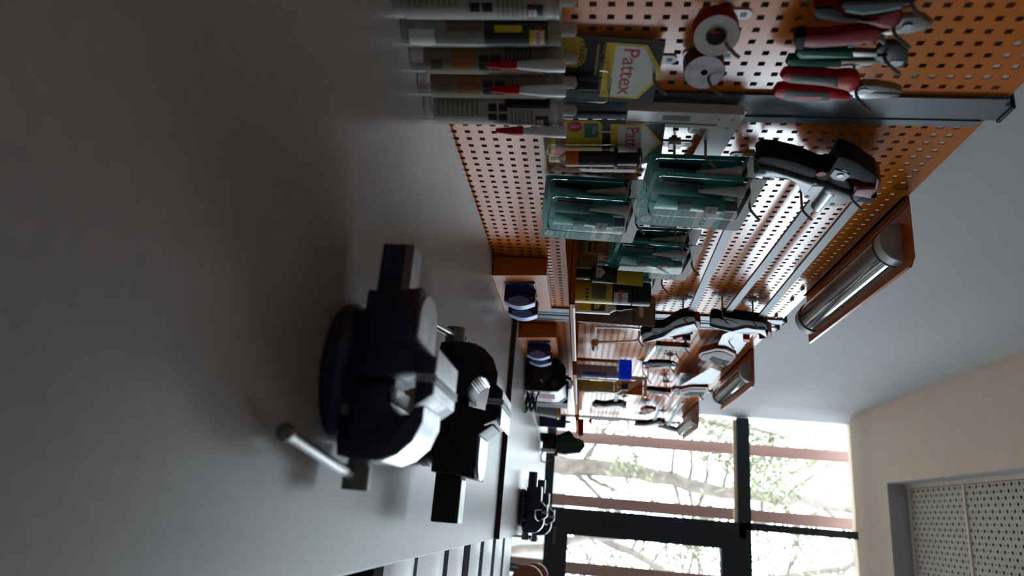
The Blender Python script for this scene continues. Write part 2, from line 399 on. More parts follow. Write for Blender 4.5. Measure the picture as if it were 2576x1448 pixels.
tree('leaning tree beyond the right-hand panes', (4.2, 12., G), [(0, 0, 0), (-.4, 0, 2.0), (-.6, 0, 4.0), (-.4, 0, 6.5)], .12, 30, 17, .7, 2.2)

# ================================================================== benches
BE = .745; YJ = 2.33
o = B().box(.005, BE, -1.6, YJ, -.034, 0, bev=.0015).out('worktop', laminate, None, 0)
tag(o, 'grey laminate worktop in the foreground carrying two vises', 'worktop')
wt2 = thing('worktop', 'pale grey laminate worktop of the far bench by the window', 'worktop', (0, YJ + .004, 0))
B().box(.005, BE, 0, 2.5, -.022, .0160).out('board', laminate2, wt2, 0)
B().box(.005, BE, -.0025, 0, -.022, .0158).out('edge_band', edge_br, wt2, 0)
def carcass(y0, y1, label):
    t = thing('bench_cabinet', label, 'cabinet', (0, y0, ZF))
    B().box(.03, .66, 0, y1 - y0, .0, -ZF - .036).out('carcass', cab_dark, t, 0)
    return t
carcass(-1.55, YJ - .02, 'black carcass under the foreground worktop')
carcass(YJ + .03, 4.78, 'black carcass under the far worktop')
# half open drawers with bulging grey fronts, seen past the bench edge
edges = [(1.18, 1.40), (1.43, 1.71), (1.77, 2.00), (2.12, 2.33), (2.42, 2.66), (2.76, 3.00), (3.10, 3.40)]
names = ['nearest', 'second', 'third', 'fourth', 'fifth', 'sixth', 'farthest']
for (y0, y1), nm in zip(edges, names):
    t = thing('drawer', '%s of the half-open grey drawers beyond the bench edge' % nm if nm in ('nearest', 'farthest') else '%s half-open grey drawer beyond the bench edge, counted from the near end' % nm, 'drawer', (.66, y0, -.36), group='drawers under the benches')
    wd = y1 - y0
    prof = [(0, 0)] + [(wd * i / 10, .0) for i in range(1, 11)]
    top = [(0, .02), (wd, .02)]
    # bulging front block (rounded towards the camera side)
    pts = [(.0, .0), (.30, .0), (.30, wd)] + [(.0, wd)]
    b = B(); n = 8; ring = []
    prof = [(0., .0)] + [(.30 - .02 * (1 - math.cos(PI / 2 * i / n)), .012 + (wd - .024) * i / n) for i in range(n + 1)] + [(0., wd)]
    b.box(.0, .28, .004, wd - .004, .0, .30)
    b.out('box', cab_dark, t, 0)
    b = B()
    crown = [(wd * i / 12, .318 + .010 * math.sin(PI * i / 12)) for i in range(13)]
    b.prism([(0, .302), *crown, (wd, .302)], .012, .31, 'YZ')
    b.box(.28, .31, 0, wd, .0, .302)
    b.out('front', cab_grey, t, 50)
    B().tube([(.318, wd * .25, .2), (.335, wd * .3, .2), (.335, wd * .7, .2), (.318, wd * .75, .2)], .005).out('handle', steel_d, t)

# ================================================================== perforated panels and posts
NC, NR, PIT, HS = 46, 35, .025, .0098
def peg_mesh():
    my = .0215; W = (NC - 1) * PIT + 2 * my; z_lo, z_hi = -.05, .883; zr0 = .0017
    ys = [0.]; hy = []
    for c in range(NC):
        y = my + c * PIT; ys += [y - HS / 2, y + HS / 2]; hy.append(len(ys) - 2)
    ys.append(W)
    zs = [z_lo]; hz = []
    for r in range(NR):
        z = zr0 + r * PIT; zs += [z - HS / 2, z + HS / 2]; hz.append(len(zs) - 2)
    zs.append(z_hi)
    V = [(0, y, z) for y in ys for z in zs]; nz_ = len(zs); F = []; hyS, hzS = set(hy), set(hz); d = -.0022
    for i in range(len(ys) - 1):
        for j in range(len(zs) - 1):
            q = (i * nz_ + j, (i + 1) * nz_ + j, (i + 1) * nz_ + j + 1, i * nz_ + j + 1)
            if i in hyS and j in hzS:
                k = len(V); V.extend([(d, *V[v][1:]) for v in q])
                for a in range(4): F.append((q[a], q[(a + 1) % 4], k + (a + 1) % 4, k + a))
            else: F.append(q)
    k = len(V); o = [(0, 0, z_lo), (0, W, z_lo), (0, W, z_hi), (0, 0, z_hi)]
    V += o + [(-.018, *p[1:]) for p in o]
    for a in range(4): F.append((k + (a + 1) % 4, k + a, k + 4 + a, k + 4 + (a + 1) % 4))
    me = bpy.data.meshes.new('perforated_panel'); me.from_pydata(V, [], F); me.materials.append(orange); me.update()
    return me, my
PM, PMY = peg_mesh()
PANEL_C0 = [-.177, 1.0598, 2.388, 3.632]
plab = ['orange perforated steel panel nearest the camera, behind the pliers', 'orange perforated steel panel carrying the long clamp bars and teal packs',
        'orange perforated steel panel behind the hand saws and black welder', 'orange perforated steel panel beside the window']
for c0, lb in zip(PANEL_C0, plab):
    o = bpy.data.objects.new('perforated_panel', PM); C.objects.link(o); o.location = (0, c0 - PMY, 0)
    tag(o, lb, 'perforated panel', 'orange perforated panels')
    B().box(-.052, -.050, 0, (NC - 1) * PIT + 2 * PMY, -.05, .86).out('added_light_block', P('light_block_grey', (120, 118, 116), .6), o, 0)  # unseen sheet added behind the panel to block light and darken the holes
def post(yc, label, wd=.078):
    t = thing('upright_post', label, 'post', (0, yc, -.05), group='grey aluminium posts')
    h = .945; a = wd / 2
    B().box(.0012, .006, -a, -a + .0185, 0, h - .012).box(.0012, .006, a - .0165, a, 0, h - .022).out('lip', alu, t, 0)
    B().box(-.045, .0042, -a + .0195, a - .0175, 0, h).out('channel', alu, t, 0)
    B().box(-.046, .008, -a + .018, a - .016, h - .0, h + .006, bev=.001).out('end_cap', black, t, 0)
    return t
post(1.0085, 'grey aluminium post between the pliers panel and the clamp panel')
post(2.246, 'grey aluminium post at the end of the foreground bench', .072)
post(2.331, 'grey aluminium post at the start of the far bench', .066)
post(3.573, 'grey aluminium post between the saw panel and the window panel')
post(4.812, 'grey aluminium post beside the window, last of the tool wall', .07)

# ================================================================== vises
def vise(label, loc, body_m, rz=0., scale=1., rod_dir=(0, -1, -.12), rod_len=.20, rod_off=.02):
    """local +x is the front (screw end), -x the rear slide bar; y is the jaw width"""
    t = thing('bench_vise', label, 'vise', loc, (0, 0, rz), scale=scale)
    hw, jw = .046, .062
    b = B()      # swivel base with two bolt lugs
    b.lathe([(.0, 0), (.076, 0), (.078, .004), (.078, .016), (.072, .022), (.060, .026), (.0, .026)], 40)
    base = b.out('swivel_base', body_m, t)
    for sy in (-1, 1):
        B().cyl((.045, sy * .052, .022), (.045, sy * .052, .030), .007, n=6).out('bolt', steel_d, base)
    # fixed body with anvil
    b = B()
    b.prism([(-.086, .026), (-.088, .060), (-.092, .086), (-.034, .086), (-.020, .104), (.0, .108), (.0, .094), (.004, .07), (.010, .055), (.012, .026)], -hw, hw, 'XZ', bev=.004)
    b.prism([(-.022, .094), (-.014, .110), (-.008, .1145), (.006, .1145), (.006, .094)], -jw, jw, 'XZ', bev=.002)
    fixed = b.out('fixed_jaw', body_m, t)
    # ground anvil flat (rounded at the back)
    an = [(-.036, -hw + .004), (-.036, hw - .004)] + [(-.062 - .030 * math.cos(a), (hw - .004) * math.sin(a)) for a in [PI / 2 - PI * i / 12 for i in range(13)]]
    B().prism(an, .0858, .0885, 'XY').out('anvil_face', baremetal, fixed)
    B().box(-.0215, .0045, -jw + .003, jw - .003, .1142, .1160, bev=.0008).out('ground_top', baremetal, fixed, 0)
    # cast rib on both flanks
    for sy in (-1, 1):
        B().prism([(-.08, .034), (-.03, .046), (-.02, .080), (-.026, .080), (-.036, .052), (-.082, .040)], sy * (hw - .001), sy * (hw + .003), 'XZ').out('rib', body_m, fixed)
    # slide bar
    b = B().box(-.150, .03, -.021, .021, .028, .064, bev=.0025)
    sl = b.out('slide_bar', body_m, t, 0)
    B().box(-.1495, -.093, -.0185, .0185, .0638, .0652).out('ground_top', baremetal, sl, 0)
    B().box(-.1495, -.09, -.0216, -.0206, .0560, .0636).out('worn_edge', steel_d, sl, 0)
    # moving jaw, with pipe grip notch
    b = B()
    b.prism([(.016, .026), (.016, .066), (.026, .064), (.040, .070), (.047, .080), (.045, .090), (.036, .096), (.016, .096), (.016, .108),
             (.032, .107), (.036, .104), (.052, .104), (.072, .096), (.086, .082), (.094, .062), (.095, .040), (.092, .020), (.072, .016), (.072, .026)], -hw, hw, 'XZ', bev=.003)
    b.prism([(.014, .096), (.014, .1145), (.027, .1145), (.034, .106), (.040, .098)], -jw, jw, 'XZ', bev=.002)
    mov = b.out('moving_jaw', body_m, t)
    B().box(.0155, .0265, -jw + .003, jw - .003, .1142, .1160, bev=.0008).out('ground_top', baremetal, mov, 0)
    # bright ground sweep from the jaw down to the front
    sw = [(.036, .1042), (.052, .1046), (.0725, .0966), (.0868, .0824), (.0944, .0664), (.0930, .0660), (.0855, .0812), (.0715, .0952), (.0515, .1030), (.036, .1026)]
    B().prism(sw, -hw + .0035, hw - .0035, 'XZ').out('ground_nose', baremetal, mov, 60)
    # pipe jaws: toothed liners of the notch
    b = B()
    for i in range(9):
        a = -1.2 + 2.4 * i / 8
        b.box(-.0012, .0012, -hw + .004, hw - .004, -.0012, .0012, Matrix.Translation((.031 + .0155 * math.cos(a), 0, .081 + .0145 * math.sin(a))) @ Matrix.Rotation(-a + .6, 4, 'Y'))
    b.out('pipe_jaw', baremetal, mov, 0)
    # serrated jaw plates
    for x0, x1, par in ((.006, .0098, fixed), (.0108, .0142, mov)):
        b = B().box(x0, x1, -jw, jw, .0955, .1170)
        for k in range(24): b.box(x0, x1, -jw + k * jw / 12 + .0006, -jw + (k + .5) * jw / 12, .1168, .1178)
        b.out('jaw_plate', baremetal, par, 0)
    # screw, collar, tommy bar
    sc = B().cyl((.06, 0, .030), (.106, 0, .030), .0115, n=24).cyl((.098, 0, .030), (.124, 0, .030), .0145, n=24).out('screw', steel_d, t)
    d = Vector(rod_dir).normalized(); c0 = Vector((.112, 0, .030))
    a, e = c0 - d * rod_off, c0 + d * (rod_len - rod_off)
    h = B().cyl(a, e, .0052, n=14).out('handle_bar', chrome, sc)
    B().ball(a, .0082).out('handle_ball', steel_d, sc); B().ball(e, .0085).out('handle_ball', steel_d, sc)
    return t
vise('blue bench vise nearest the camera, chrome handle pointing towards it', (.527, .745, 0), navy, rod_dir=(-.18, -1, -.10), rod_len=.185, rod_off=.02)
vise('black bench vise behind the blue one, its screw facing the tool wall', (.507, 1.165, 0), cast_b, PI, 1.18, rod_dir=(-.09, 1, -.13), rod_len=.16, rod_off=.03)
vise('blue bench vise on the far bench, handle hanging straight down past the edge', (.640, 3.04, .0161), navy, rod_dir=(0, -.02, -1), rod_len=.16, rod_off=.02)
vise('black bench vise standing behind the blue one on the far bench', (.655, 3.62, .0161), cast_g, rod_dir=(0, -.3, -.6), rod_len=.03, rod_off=.012, scale=1.08)

# ================================================================== hooded lamps over the panels
def lamp(y0, label):
    L = .655
    t = thing('hood_lamp', label, 'lamp', (0, y0, .884), group='lamps over the tool wall')
    b = B()   # steel hood: top sheet with chamfered front corners, rear flange and slight front turn-down
    b.prism([(.0, 0), (.128, 0), (.143, .018), (.143, L - .012), (.132, L), (.0, L)], 0, .0016, 'XY')
    b.box(-.0018, 0, 0, L, -.010, .0016)
    b.box(.1415, .143, .02, L - .014, -.006, 0)
    hood = b.out('hood', orange_s, t, 0)
    B().box(.016, .0175, .004, L - .004, -.0006, .0).out('fold_line', edge_br, hood, 0)
    # half round clear cover under the hood
    M = Matrix.Translation((.078, .075, 0)) @ Matrix.Rotation(-PI / 2, 4, 'X')
    R = .040; ln = .53
    B().lathe([(R, 0), (R, ln)], 20, M, 0, PI).out('cover', lampglass, t)
    for k, (z0, z1) in enumerate(((-.030, .008), (ln - .008, ln + .030))):
        b = B().lathe([(0, z0), (R - .002, z0), (R + .0015, z0 + (.003 if k == 0 else 0)), (R + .0015, z1), (R - .004, z1)] if k == 0 else [(R - .004, z0), (R + .0015, z0), (R + .0015, z1 - .003), (R - .002, z1), (0, z1)], 20, M, 0, PI)
        e = b.out('end_cap', lgrey, t)
        if k == 0: B().ball((.078, .075 + z0, -.017), .0075, 8, (1, .25, 1)).out('screw_cap', lgrey, e)
        B().lathe([(R + .0016, 0), (R + .003, .001), (R + .003, .004), (R + .0016, .005)], 20, M @ Matrix.Translation((0, 0, z1 - .004 if k == 0 else z0 - .002)), 0, PI).out('ring', dgrey, e)
    B().box(.048, .108, .09, .59, -.006, -.001).out('reflector', lgrey, t, 0)
    B().cyl((.078, .085, -.018), (.078, .595, -.018), .0075, n=12).out('tube', white, t)
    return t
lamp(1.315, 'nearest hooded lamp, clear half-round cover under an orange hood above the clamp panel')
lamp(2.615, 'middle hooded lamp with a shiny half-round cover above the saw panel')
lamp(3.885, 'farthest hooded lamp, in front of the bright window glazing')

# ================================================================== shelves on the panels
SX = .187; SZ = .218
def shelf(y0, y1, label, strip=None):
    t = thing('tool_shelf', label, 'shelf', (0, y0, SZ), group='orange shelves on the tool wall')
    L = y1 - y0
    b = B().box(.001, SX, 0, L, 0, .0016).box(SX - .0016, SX, 0, L, 0, .0135).box(.001, .0026, 0, L, 0, .028)
    b.out('tray', orange_m, t, 0)
    for y in (0., L - .0016):
        B().prism([(.001, -.020), (.05, -.016), (.12, -.006), (SX, .0), (SX, .0135), (.001, .012)], y, y + .0016, 'XZ').out('bracket', orange_m, t, 0)
    if strip:
        B().box(SX, SX + .0012, strip[0] - y0, strip[1] - y0, .0095, .0140).out('label_strip', white, t, 0)
    return t
shelf(1.555, 2.175, 'orange shelf on the clamp panel holding glue and spray can', (1.58, 2.17))
shelf(2.40, 3.38, 'orange shelf on the saw panel holding the blue-lidded tub', (2.46, 3.06))
shelf(3.60, 4.50, 'orange shelf nearest the window')

# ================================================================== socket boxes on the bench
def socket_box(y0, label, two):
    t = thing('socket_box', label, 'socket box', (.0, y0, .001 if two else .0161), group='orange socket boxes')
    L, D, H = .335, .052, .146 if two else .134
    B().prism([(.004, 0), (D + .008, 0), (D, H), (.004, H)], 0, L, 'XZ', bev=.0012).out('housing', orange_s, t, 0)
    for k, yy in enumerate((.055, .175) if two else (.05, .165)):
        b = B().box(D + .002, D + .008, yy, yy + .088, .026, .112, bev=.002); s = b.out('socket_frame', dblue, t, 0)
        # flip lid standing proud of the frame, window light on its bulging front painted in pale blue
        lid = B().box(D + .006, D + .046, yy + .048, yy + .086, .024, .112, bev=.003).out('flip_lid', dblue, s, 0)
        B().prism([(D + .0455, .026), (D + .0455, .110)] + [(D + .047 + .012 * math.sin(PI * i / 12), .110 - .084 * i / 12) for i in range(13)], yy + .050, yy + .086, 'XZ').out('grip', lblue, lid)
        B().prism([(D + .040 - .011 * math.sin(PI * i / 12), .036 + .060 * i / 12) for i in range(13)] + [(D + .046, .096), (D + .046, .036)], yy + .0474, yy + .0482, 'XZ').out('lens_mark', lblue, lid, 0)
        B().cyl((D + .034, yy + .0472, .102), (D + .034, yy + .0482, .102), .004, n=10).out('pin', brass, lid)
    return t
socket_box(1.745, 'orange socket box on the wall side of the foreground bench, two blue flip lids', True)
socket_box(2.42, 'orange socket box beside the black welder, two blue flip lids', False)

# ================================================================== sealant cartridges
def logo(parent, x, y, z, s, name='brand_logo', rx=0.):
    """white house-shaped plate with red lettering and a yellow border, facing +x; s = width"""
    M = Matrix.Translation((x, y, z)) @ Matrix.Rotation(rx, 4, 'X')
    h = s * .30
    B().prism([(-s * .54, -h * 1.25), (s * .54, -h * 1.25), (s * .54, h * .85), (0, h * 2.0), (-s * .54, h * .85)], 0, .0003, 'YZ', M).out('logo_border', yellow, parent, 0)
    o = B().prism([(-s * .5, -h * .75), (s * .5, -h * .75), (s * .5, h * .75), (0, h * 1.75), (-s * .5, h * .75)], .0003, .0006, 'YZ', M).out(name, paper, parent, 0)
    text('Pattex', s * .36, pred, parent, M @ FM(.0008, 0, s * .02), bold=.0002)
    return o
def cylpatch(r, a0, a1, z0, z1, mat, parent, name='print', n=10):
    b = B().lathe([(r, z0), (r, z1)], n, None, a0, a1); return b.out(name, mat, parent)
FACE = math.atan2(-.82, .57)     # label side looks towards the camera
def cartridge(label, x, y, style, nozzle):
    t = thing('sealant_cartridge', label, 'cartridge', (x, y, 0), group='sealant cartridges on the bench')
    R = .0243
    body = B().lathe([(R - .002, .001), (R, 0), (R, .206), (R + .0008, .207), (R + .0008, .2125), (R - .002, .2135)], 32).out('tube', milky if style == 'white' else milky2, t)
    B().lathe([(0, .02), (R - .0016, .02), (R - .0016, .030), (0, .032)], 24).out('piston', TRANSL('white_filling', (230, 228, 224), .5), t)
    if style == 'white': B().lathe([(0, .033), (R - .0018, .033), (R - .0018, .200), (0, .200)], 24).out('filling', TRANSL('white_filling', (230, 228, 224), .5), t)
    else: B().lathe([(0, .033), (R - .003, .033), (R - .003, .198), (0, .198)], 24).out('filling', TRANSL('silicone_filling', (196, 186, 170), .7), t)
    B().lathe([(R - .002, .2132), (.0095, .2140), (.0085, .2145)] + [(.0085 + (.0011 if i % 2 else 0), .2150 + i * .0016) for i in range(10)] + [(.006, .232), (0, .2335)], 24).out('thread', milky, t)
    r1 = R + .0003; r2 = R + .0006
    A = FACE
    if style == 'black':      # black upper label with big yellow figure
        lb = cylpatch(r1, A - 1.3, A + 1.5, .112, .196, pblack, t, 'label')
        cylpatch(r1, A - 1.2, A + .2, .062, .110, TRANSL('brown_print', (150, 126, 106), .5, .5), lb, 'picture')
        text('1', .05, yellow, lb, None, bend=(r2, A + .05, .142), bold=.001, sx=1.2)
        cylpatch(r2, A + .1, A + .95, .172, .192, yellow, lb, 'logo_border'); cylpatch(r2 + .0002, A + .15, A + .95, .178, .190, paper, lb, 'brand_logo')
        text('Pattex', .012, pred, lb, None, bend=(r2 + .0005, A + .55, .184))
        cylpatch(r1, A + .1, A + 1.1, .010, .045, paper, t, 'back_print')
    elif style == 'white':
        lb = cylpatch(r1, A - 1.5, A + 1.6, .014, .196, TRANSL('pale_label', (214, 210, 202), .5, .5), t, 'label')
        cylpatch(r2, A - 1.4, A - .1, .125, .193, pblack, lb, 'print'); cylpatch(r2, A - 1.2, A - .2, .086, .122, paper, lb, 'print')
        cylpatch(r2, A + .35, A + 1.3, .172, .192, pblack, lb, 'print')
        cylpatch(r2 + .0003, A + .62, A + 1.05, .174, .184, paper, lb, 'brand_logo'); text('Pattex', .0075, pred, lb, None, bend=(r2 + .0005, A + .84, .179))
        for i in range(2):
            for j in range(2): cylpatch(r2 + .0001, A - .35 + i * .62, A + .12 + i * .62, .100 + j * .016, .113 + j * .016, pblack, lb, 'icon')
        b = B()
        for k in range(9): b.lathe([(r2 + .0001, .022 + k * .0075), (r2 + .0001, .024 + k * .0075)], 8, None, A - .55, A + .45)
        o = b.out('small_print', pgrey, lb); o['kind'] = 'stuff'; b = B()
        for k in range(6): b.lathe([(r2 + .0001, .135 + k * .006), (r2 + .0001, .137 + k * .006)], 8, None, A + .0, A + 1.1)
        o = b.out('small_print', pgrey, lb); o['kind'] = 'stuff'
    else:
        lb = cylpatch(r1, A - 1.4, A + 1.5, .020, .190, TRANSL('taupe_label', (172, 158, 138), .5, .5), t, 'label')
        cylpatch(r2, A - .8, A + .8, .060, .092, TRANSL('tan_print', (206, 138, 78), .5, .5), lb, 'picture')
        for i in range(2):
            for j in range(2): cylpatch(r2 + .0001, A - .05 + i * .5, A + .35 + i * .5, .098 + j * .017, .112 + j * .017, pblack, lb, 'icon')
        cylpatch(r2, A + .25, A + 1.1, .176, .192, pblack, lb, 'print')
        cylpatch(r2 + .0003, A + .35, A + .8, .178, .188, paper, lb, 'brand_logo'); text('Pattex', .007, pred, lb, None, bend=(r2 + .0005, A + .57, .183))
        text('1', .012, yellow, lb, None, bend=(r2 + .0005, A + 1.0, .184))
        b = B()
        for k in range(7): b.lathe([(r2 + .0001, .135 + k * .0055), (r2 + .0001, .137 + k * .0055)], 8, None, A - .5, A + .9)
        for k in range(11): b.lathe([(r2 + .0001, .030), (r2 + .0001, .046)], 2, None, A + .2 + k * .06, A + .225 + k * .06)
        o = b.out('small_print', pgrey if style == 'taupe' else pblack, lb); o['kind'] = 'stuff'
    if nozzle is not None:
        a = FACE + nozzle; px, py = (R + .0095) * math.cos(a), (R + .0095) * math.sin(a); M = Matrix.Translation((px, py, 0))
        nz_ = B().lathe([(0, .2185), (.0085, .2185), (.0092, .216), (.0090, .196), (.0062, .160), (.0050, .152), (0, .152)][::-1], 18, M).out('nozzle', white, t)
        b = B().lathe([(0, .153), (.0064, .153), (.0066, .138), (.0034, .110), (0, .1095)][::-1], 14, M)
        b.out('nozzle_cap', red, nz_)
    return t
cartridge('sealant cartridge with white label and grey print, nearest the dark post', .070, .922, 'white', 1.25)
cartridge('clear cartridge with tan picture label beside the white-labelled one', .058, .868, 'taupe', .35)
cartridge('clear cartridge with a barcode between the tan and the black-labelled ones', .052, .818, 'taupe2', .35)
cartridge('clear cartridge with a black label and a big yellow number one', .047, .766, 'black', None)
cartridge('sealant cartridge cut by the picture edge, farthest from the dark post', .043, .714, 'white', None)

# ================================================================== hooks
HOOK = None
def hook(y, z, L, label, up=.013, plate=.066):
    t = thing('panel_hook', label, 'hook', (0, y, z), group='steel hooks on the panels')
    h = plate / 2
    pts = rrect(-.0095, .0095, -h, h, .0094, 6)
    p = B().prism(pts, .0004, .0024, 'YZ').out('plate', zinc, t)
    for s in (-1, 1): B().box(.0024, .0028, -.0042, .0042, s * (h - .011) - .0042, s * (h - .011) + .0042).out('slot', black, p, 0)
    B().prism(rrect(-.0085, .0085, -.011, .011, .002, 2), .0024, .0075, 'YZ').out('boss', zinc, p)
    B().tube([(.005, 0, 0), (L - .012, 0, 0), (L - .004, 0, up * .25), (L + .008, 0, up), (L + .012, 0, up * 1.35)], .0024, 8).out('rod', hookm, t)
    return t

# ================================================================== glue cards
def card_a():
    t = thing('glue_card', 'black and yellow contact glue blister card behind the cartridges', 'glue pack', (.026, .888, .340), (math.radians(-4), 0, math.radians(-15)))
    B().prism(rrect(-.058, .058, -.175, .012, .006), 0, .0008, 'YZ').out('backing_card', pblack, t, 0)
    o = B().prism(rrect(-.056, -.002, -.173, -.098, .018), .0008, .0011, 'YZ').out('yellow_panel', yellow, t, 0)
    text('Mastice', .017, pblack, o, FM(.0018, -.024, -.103))
    logo(t, .001, .0, -.036, .092)
    text('CONTACT', .015, pgold, t, FM(.0012, -.014, -.070))
    patch(.0009, -.045, .010, -.083, -.080, pgold, t)
    B().prism(rrect(-.002, .05, -.172, -.056, .012), .0008, .020, 'YZ', bev=.006).out('blister', clear, t)
    tb = B().cyl((.010, .024, -.170), (.010, .024, -.105), .0095, n=16).out('glue_tube', pblack, t)
    B().cyl((.010, .024, -.105), (.010, .024, -.075), .0075, .0055, n=14).out('cap', black, tb)
    text('CONTACT', .0085, pgold, tb, FM(.0199, .024, -.128))
    return t
card_a()
hook(.888, .345, .050, 'steel hook holding the contact glue card')
def card_b():
    t = thing('glue_card', 'yellow, green and black two-part glue syringe card below the white square', 'glue pack', (.036, 1.068, .362), (math.radians(2), 0, math.radians(-8)))
    B().prism(rrect(-.058, .06, -.190, .016, .006), 0, .0008, 'YZ').out('backing_card', pblack, t, 0)
    o = B().prism(rrect(-.057, .059, -.189, -.088, .012), .0008, .0011, 'YZ').out('yellow_panel', yellow, t, 0)
    patch(.0011, -.050, -.012, -.118, -.094, pgreen, o); text('Mix', .012, paper, o, FM(.0016, -.032, -.101))
    b = B().prism([(.013 * math.cos(2 * PI * i / 20) - .042, .013 * math.sin(2 * PI * i / 20) - .134) for i in range(20)], .0011, .0014, 'YZ'); b.out('badge', pred, o)
    text('5', .018, paper, o, FM(.0018, -.042, -.134))
    patch(.0011, -.052, .045, -.170, -.152, porange, o)
    for k in range(3): patch(.0015, -.048 + k * .022, -.032 + k * .022, -.168, -.154, pgreen, o, 'icon')
    b = B()
    for k in range(4): b.box(.0011, .0013, -.05, .0 + k * .008, -.176 - k * .003, -.1775 - k * .003)
    q = b.out('small_print', pgrey, o, 0); q['kind'] = 'stuff'
    logo(t, .001, .0, -.040, .09)
    B().prism(rrect(-.03, .052, -.188, -.022, .01), .0008, .006, 'YZ', bev=.002).out('blister_flange', clear, t)
    sy = B().cyl((.020, .022, -.060), (.020, .022, -.128), .0135, n=20).out('syringe', pblack, t)
    B().cyl((.020, .022, -.060), (.020, .022, -.066), .0185, n=20).cyl((.020, .022, -.022), (.020, .022, -.026), .017, n=20).out('plunger_flange', black, sy)
    B().cyl((.020, .022, -.026), (.020, .022, -.060), .0115, n=18).out('plunger', black, sy)
    B().cyl((.020, .022, -.128), (.020, .022, -.150), .0136, n=20).out('orange_band', porange, sy)
    B().cyl((.020, .022, -.150), (.020, .022, -.162), .0135, .004, n=16).cyl((.020, .022, -.162), (.020, .022, -.178), .0035, n=12).out('tip', milky, sy)
    B().prism(rrect(-.001, .045, -.184, -.018, .012), .001, .038, 'YZ', bev=.010, seg=3).out('blister', clear, t)
    text('Pattex', .009, pred, sy, FM(.0340, .022, -.105))
    return t
card_b()
hook(1.132, .405, .070, 'steel hook holding the two-part glue card')

# ================================================================== teal sealant packs
def silicone_pack():
    t = thing('sealant_pack', 'x', 'sealant pack')
    Y0, Y1, Hh = -.068, .080, .182
    B().prism(rrect(Y0, Y1, -Hh, .016, .005), 0, .0008, 'YZ').out('backing_card', teal, t, 0)
    c = patch(.0008, Y0 + .001, Y1 - .001, -.010, .0155, paper, t, 'header'); patch(.0011, Y0 + .001, Y1 - .001, -.024, -.010, pblack, c)
    B().prism([(.010 * math.cos(2 * PI * i / 20) + .062, .010 * math.sin(2 * PI * i / 20) - .166) for i in range(20)], .0008, .0012, 'YZ').out('badge', paper, t)
    text('Henkel', .005, pred, t, FM(.0015, .062, -.166))
    B().prism([(.012, -.080), (.078, -.076), (.078, -.040), (.030, -.034)], .0008, .0011, 'YZ').out('white_panel', paper, t, 0)
    text('Sista', .024, teal, t, FM(.0014, .050, -.058), bold=.0003)
    text('UNIVERSAL', .0085, paper, t, FM(.0013, .052, -.090), sx=.8); text('SILIKON', .010, paper, t, FM(.0013, .052, -.101), sx=.85)
    b = B()
    for k in range(4): b.box(.0009, .0011, .034, .074, -.114 - k * .011, -.1165 - k * .011)
    q = b.out('small_print', paper, t, 0); q['kind'] = 'stuff'
    # tube inside: flat crimped end at the bottom widening to a round shoulder
    b = B(); n = 14; rings = []
    for z, a, d in ((-.164, .020, .0015), (-.155, .020, .002), (-.12, .018, .007), (-.07, .016, .011), (-.046, .0155, .012), (-.040, .009, .009)):
        rings.append([b.m.verts.new((.0135 + d * math.sin(2 * PI * k / n), -.004 + a * math.cos(2 * PI * k / n), z)) for k in range(n)])
    for p, q in zip(rings, rings[1:]):
        for k in range(n): b.m.faces.new((p[k], p[(k + 1) % n], q[(k + 1) % n], q[k]))
    b.m.faces.new(rings[0][::-1]); b.m.faces.new(rings[-1])
    tb = b.out('tube', teal, t)
    B().cyl((.0135, -.004, -.040), (.0135, -.004, -.020), .0105, .0095, n=16).out('cap', dgrey, tb)
    patch(.0250, -.014, .006, -.078, -.056, paper, tb, 'tube_label', .0006); text('Sista', .0085, teal, tb, FM(.0260, -.004, -.067))
    patch(.0225, -.014, .004, -.125, -.102, pgrey, tb, 'tube_print', .0006)
    nzl = B().cyl((.012, -.042, -.030), (.010, -.036, -.096), .0085, .003, n=14).cyl((.012, -.042, -.030), (.012, -.043, -.020), .0105, n=16).out('nozzle', white, t)
    B().box(.006, .009, -.046, -.034, -.165, -.092, Matrix.Rotation(math.radians(-3), 4, 'X')).out('spreader', black, t, 0)
    B().prism(rrect(-.064, .022, -.176, -.012, .012), .001, .029, 'YZ', bev=.008, seg=3).out('blister', clear, t)
    return t
SP = silicone_pack()
packs = [((.030, 1.318, .342), 'rear teal sealant blister pack next to the two-part glue card', 6),
         ((.068, 1.326, .346), 'front teal sealant blister pack next to the two-part glue card', 8),
         ((.062, 1.160, .532), 'teal sealant blister pack behind another, under the big clamp head', 5),
         ((.098, 1.168, .535), 'front teal sealant blister pack below the big clamp head', 8),
         ((.030, 1.555, .490), 'teal sealant blister pack behind another, above the yellow glue box', 6),
         ((.066, 1.562, .492), 'front teal sealant blister pack above the yellow glue box', 9),
         ((.045, 1.742, .440), 'teal sealant blister pack half hidden behind the black spray can', 5)]
for i, (p, lb, tilt) in enumerate(packs):
    o = SP if i == 0 else copy_tree(SP)
    o.location = p; o.rotation_euler = (math.radians(-tilt), math.radians(-4), math.radians(-14)); o['label'] = lb; o['group'] = 'teal sealant packs'
hook(1.322, .352, .088, 'steel hook holding the two teal packs next to the two-part glue card')
hook(1.168, .543, .118, 'steel hook holding the two teal packs under the big clamp head')
hook(1.562, .500, .086, 'steel hook holding the two teal packs above the glue box')
hook(1.742, .450, .075, 'steel hook holding the teal pack behind the spray can')
hook(1.452, .448, .068, 'free steel hook under the end of the white square')

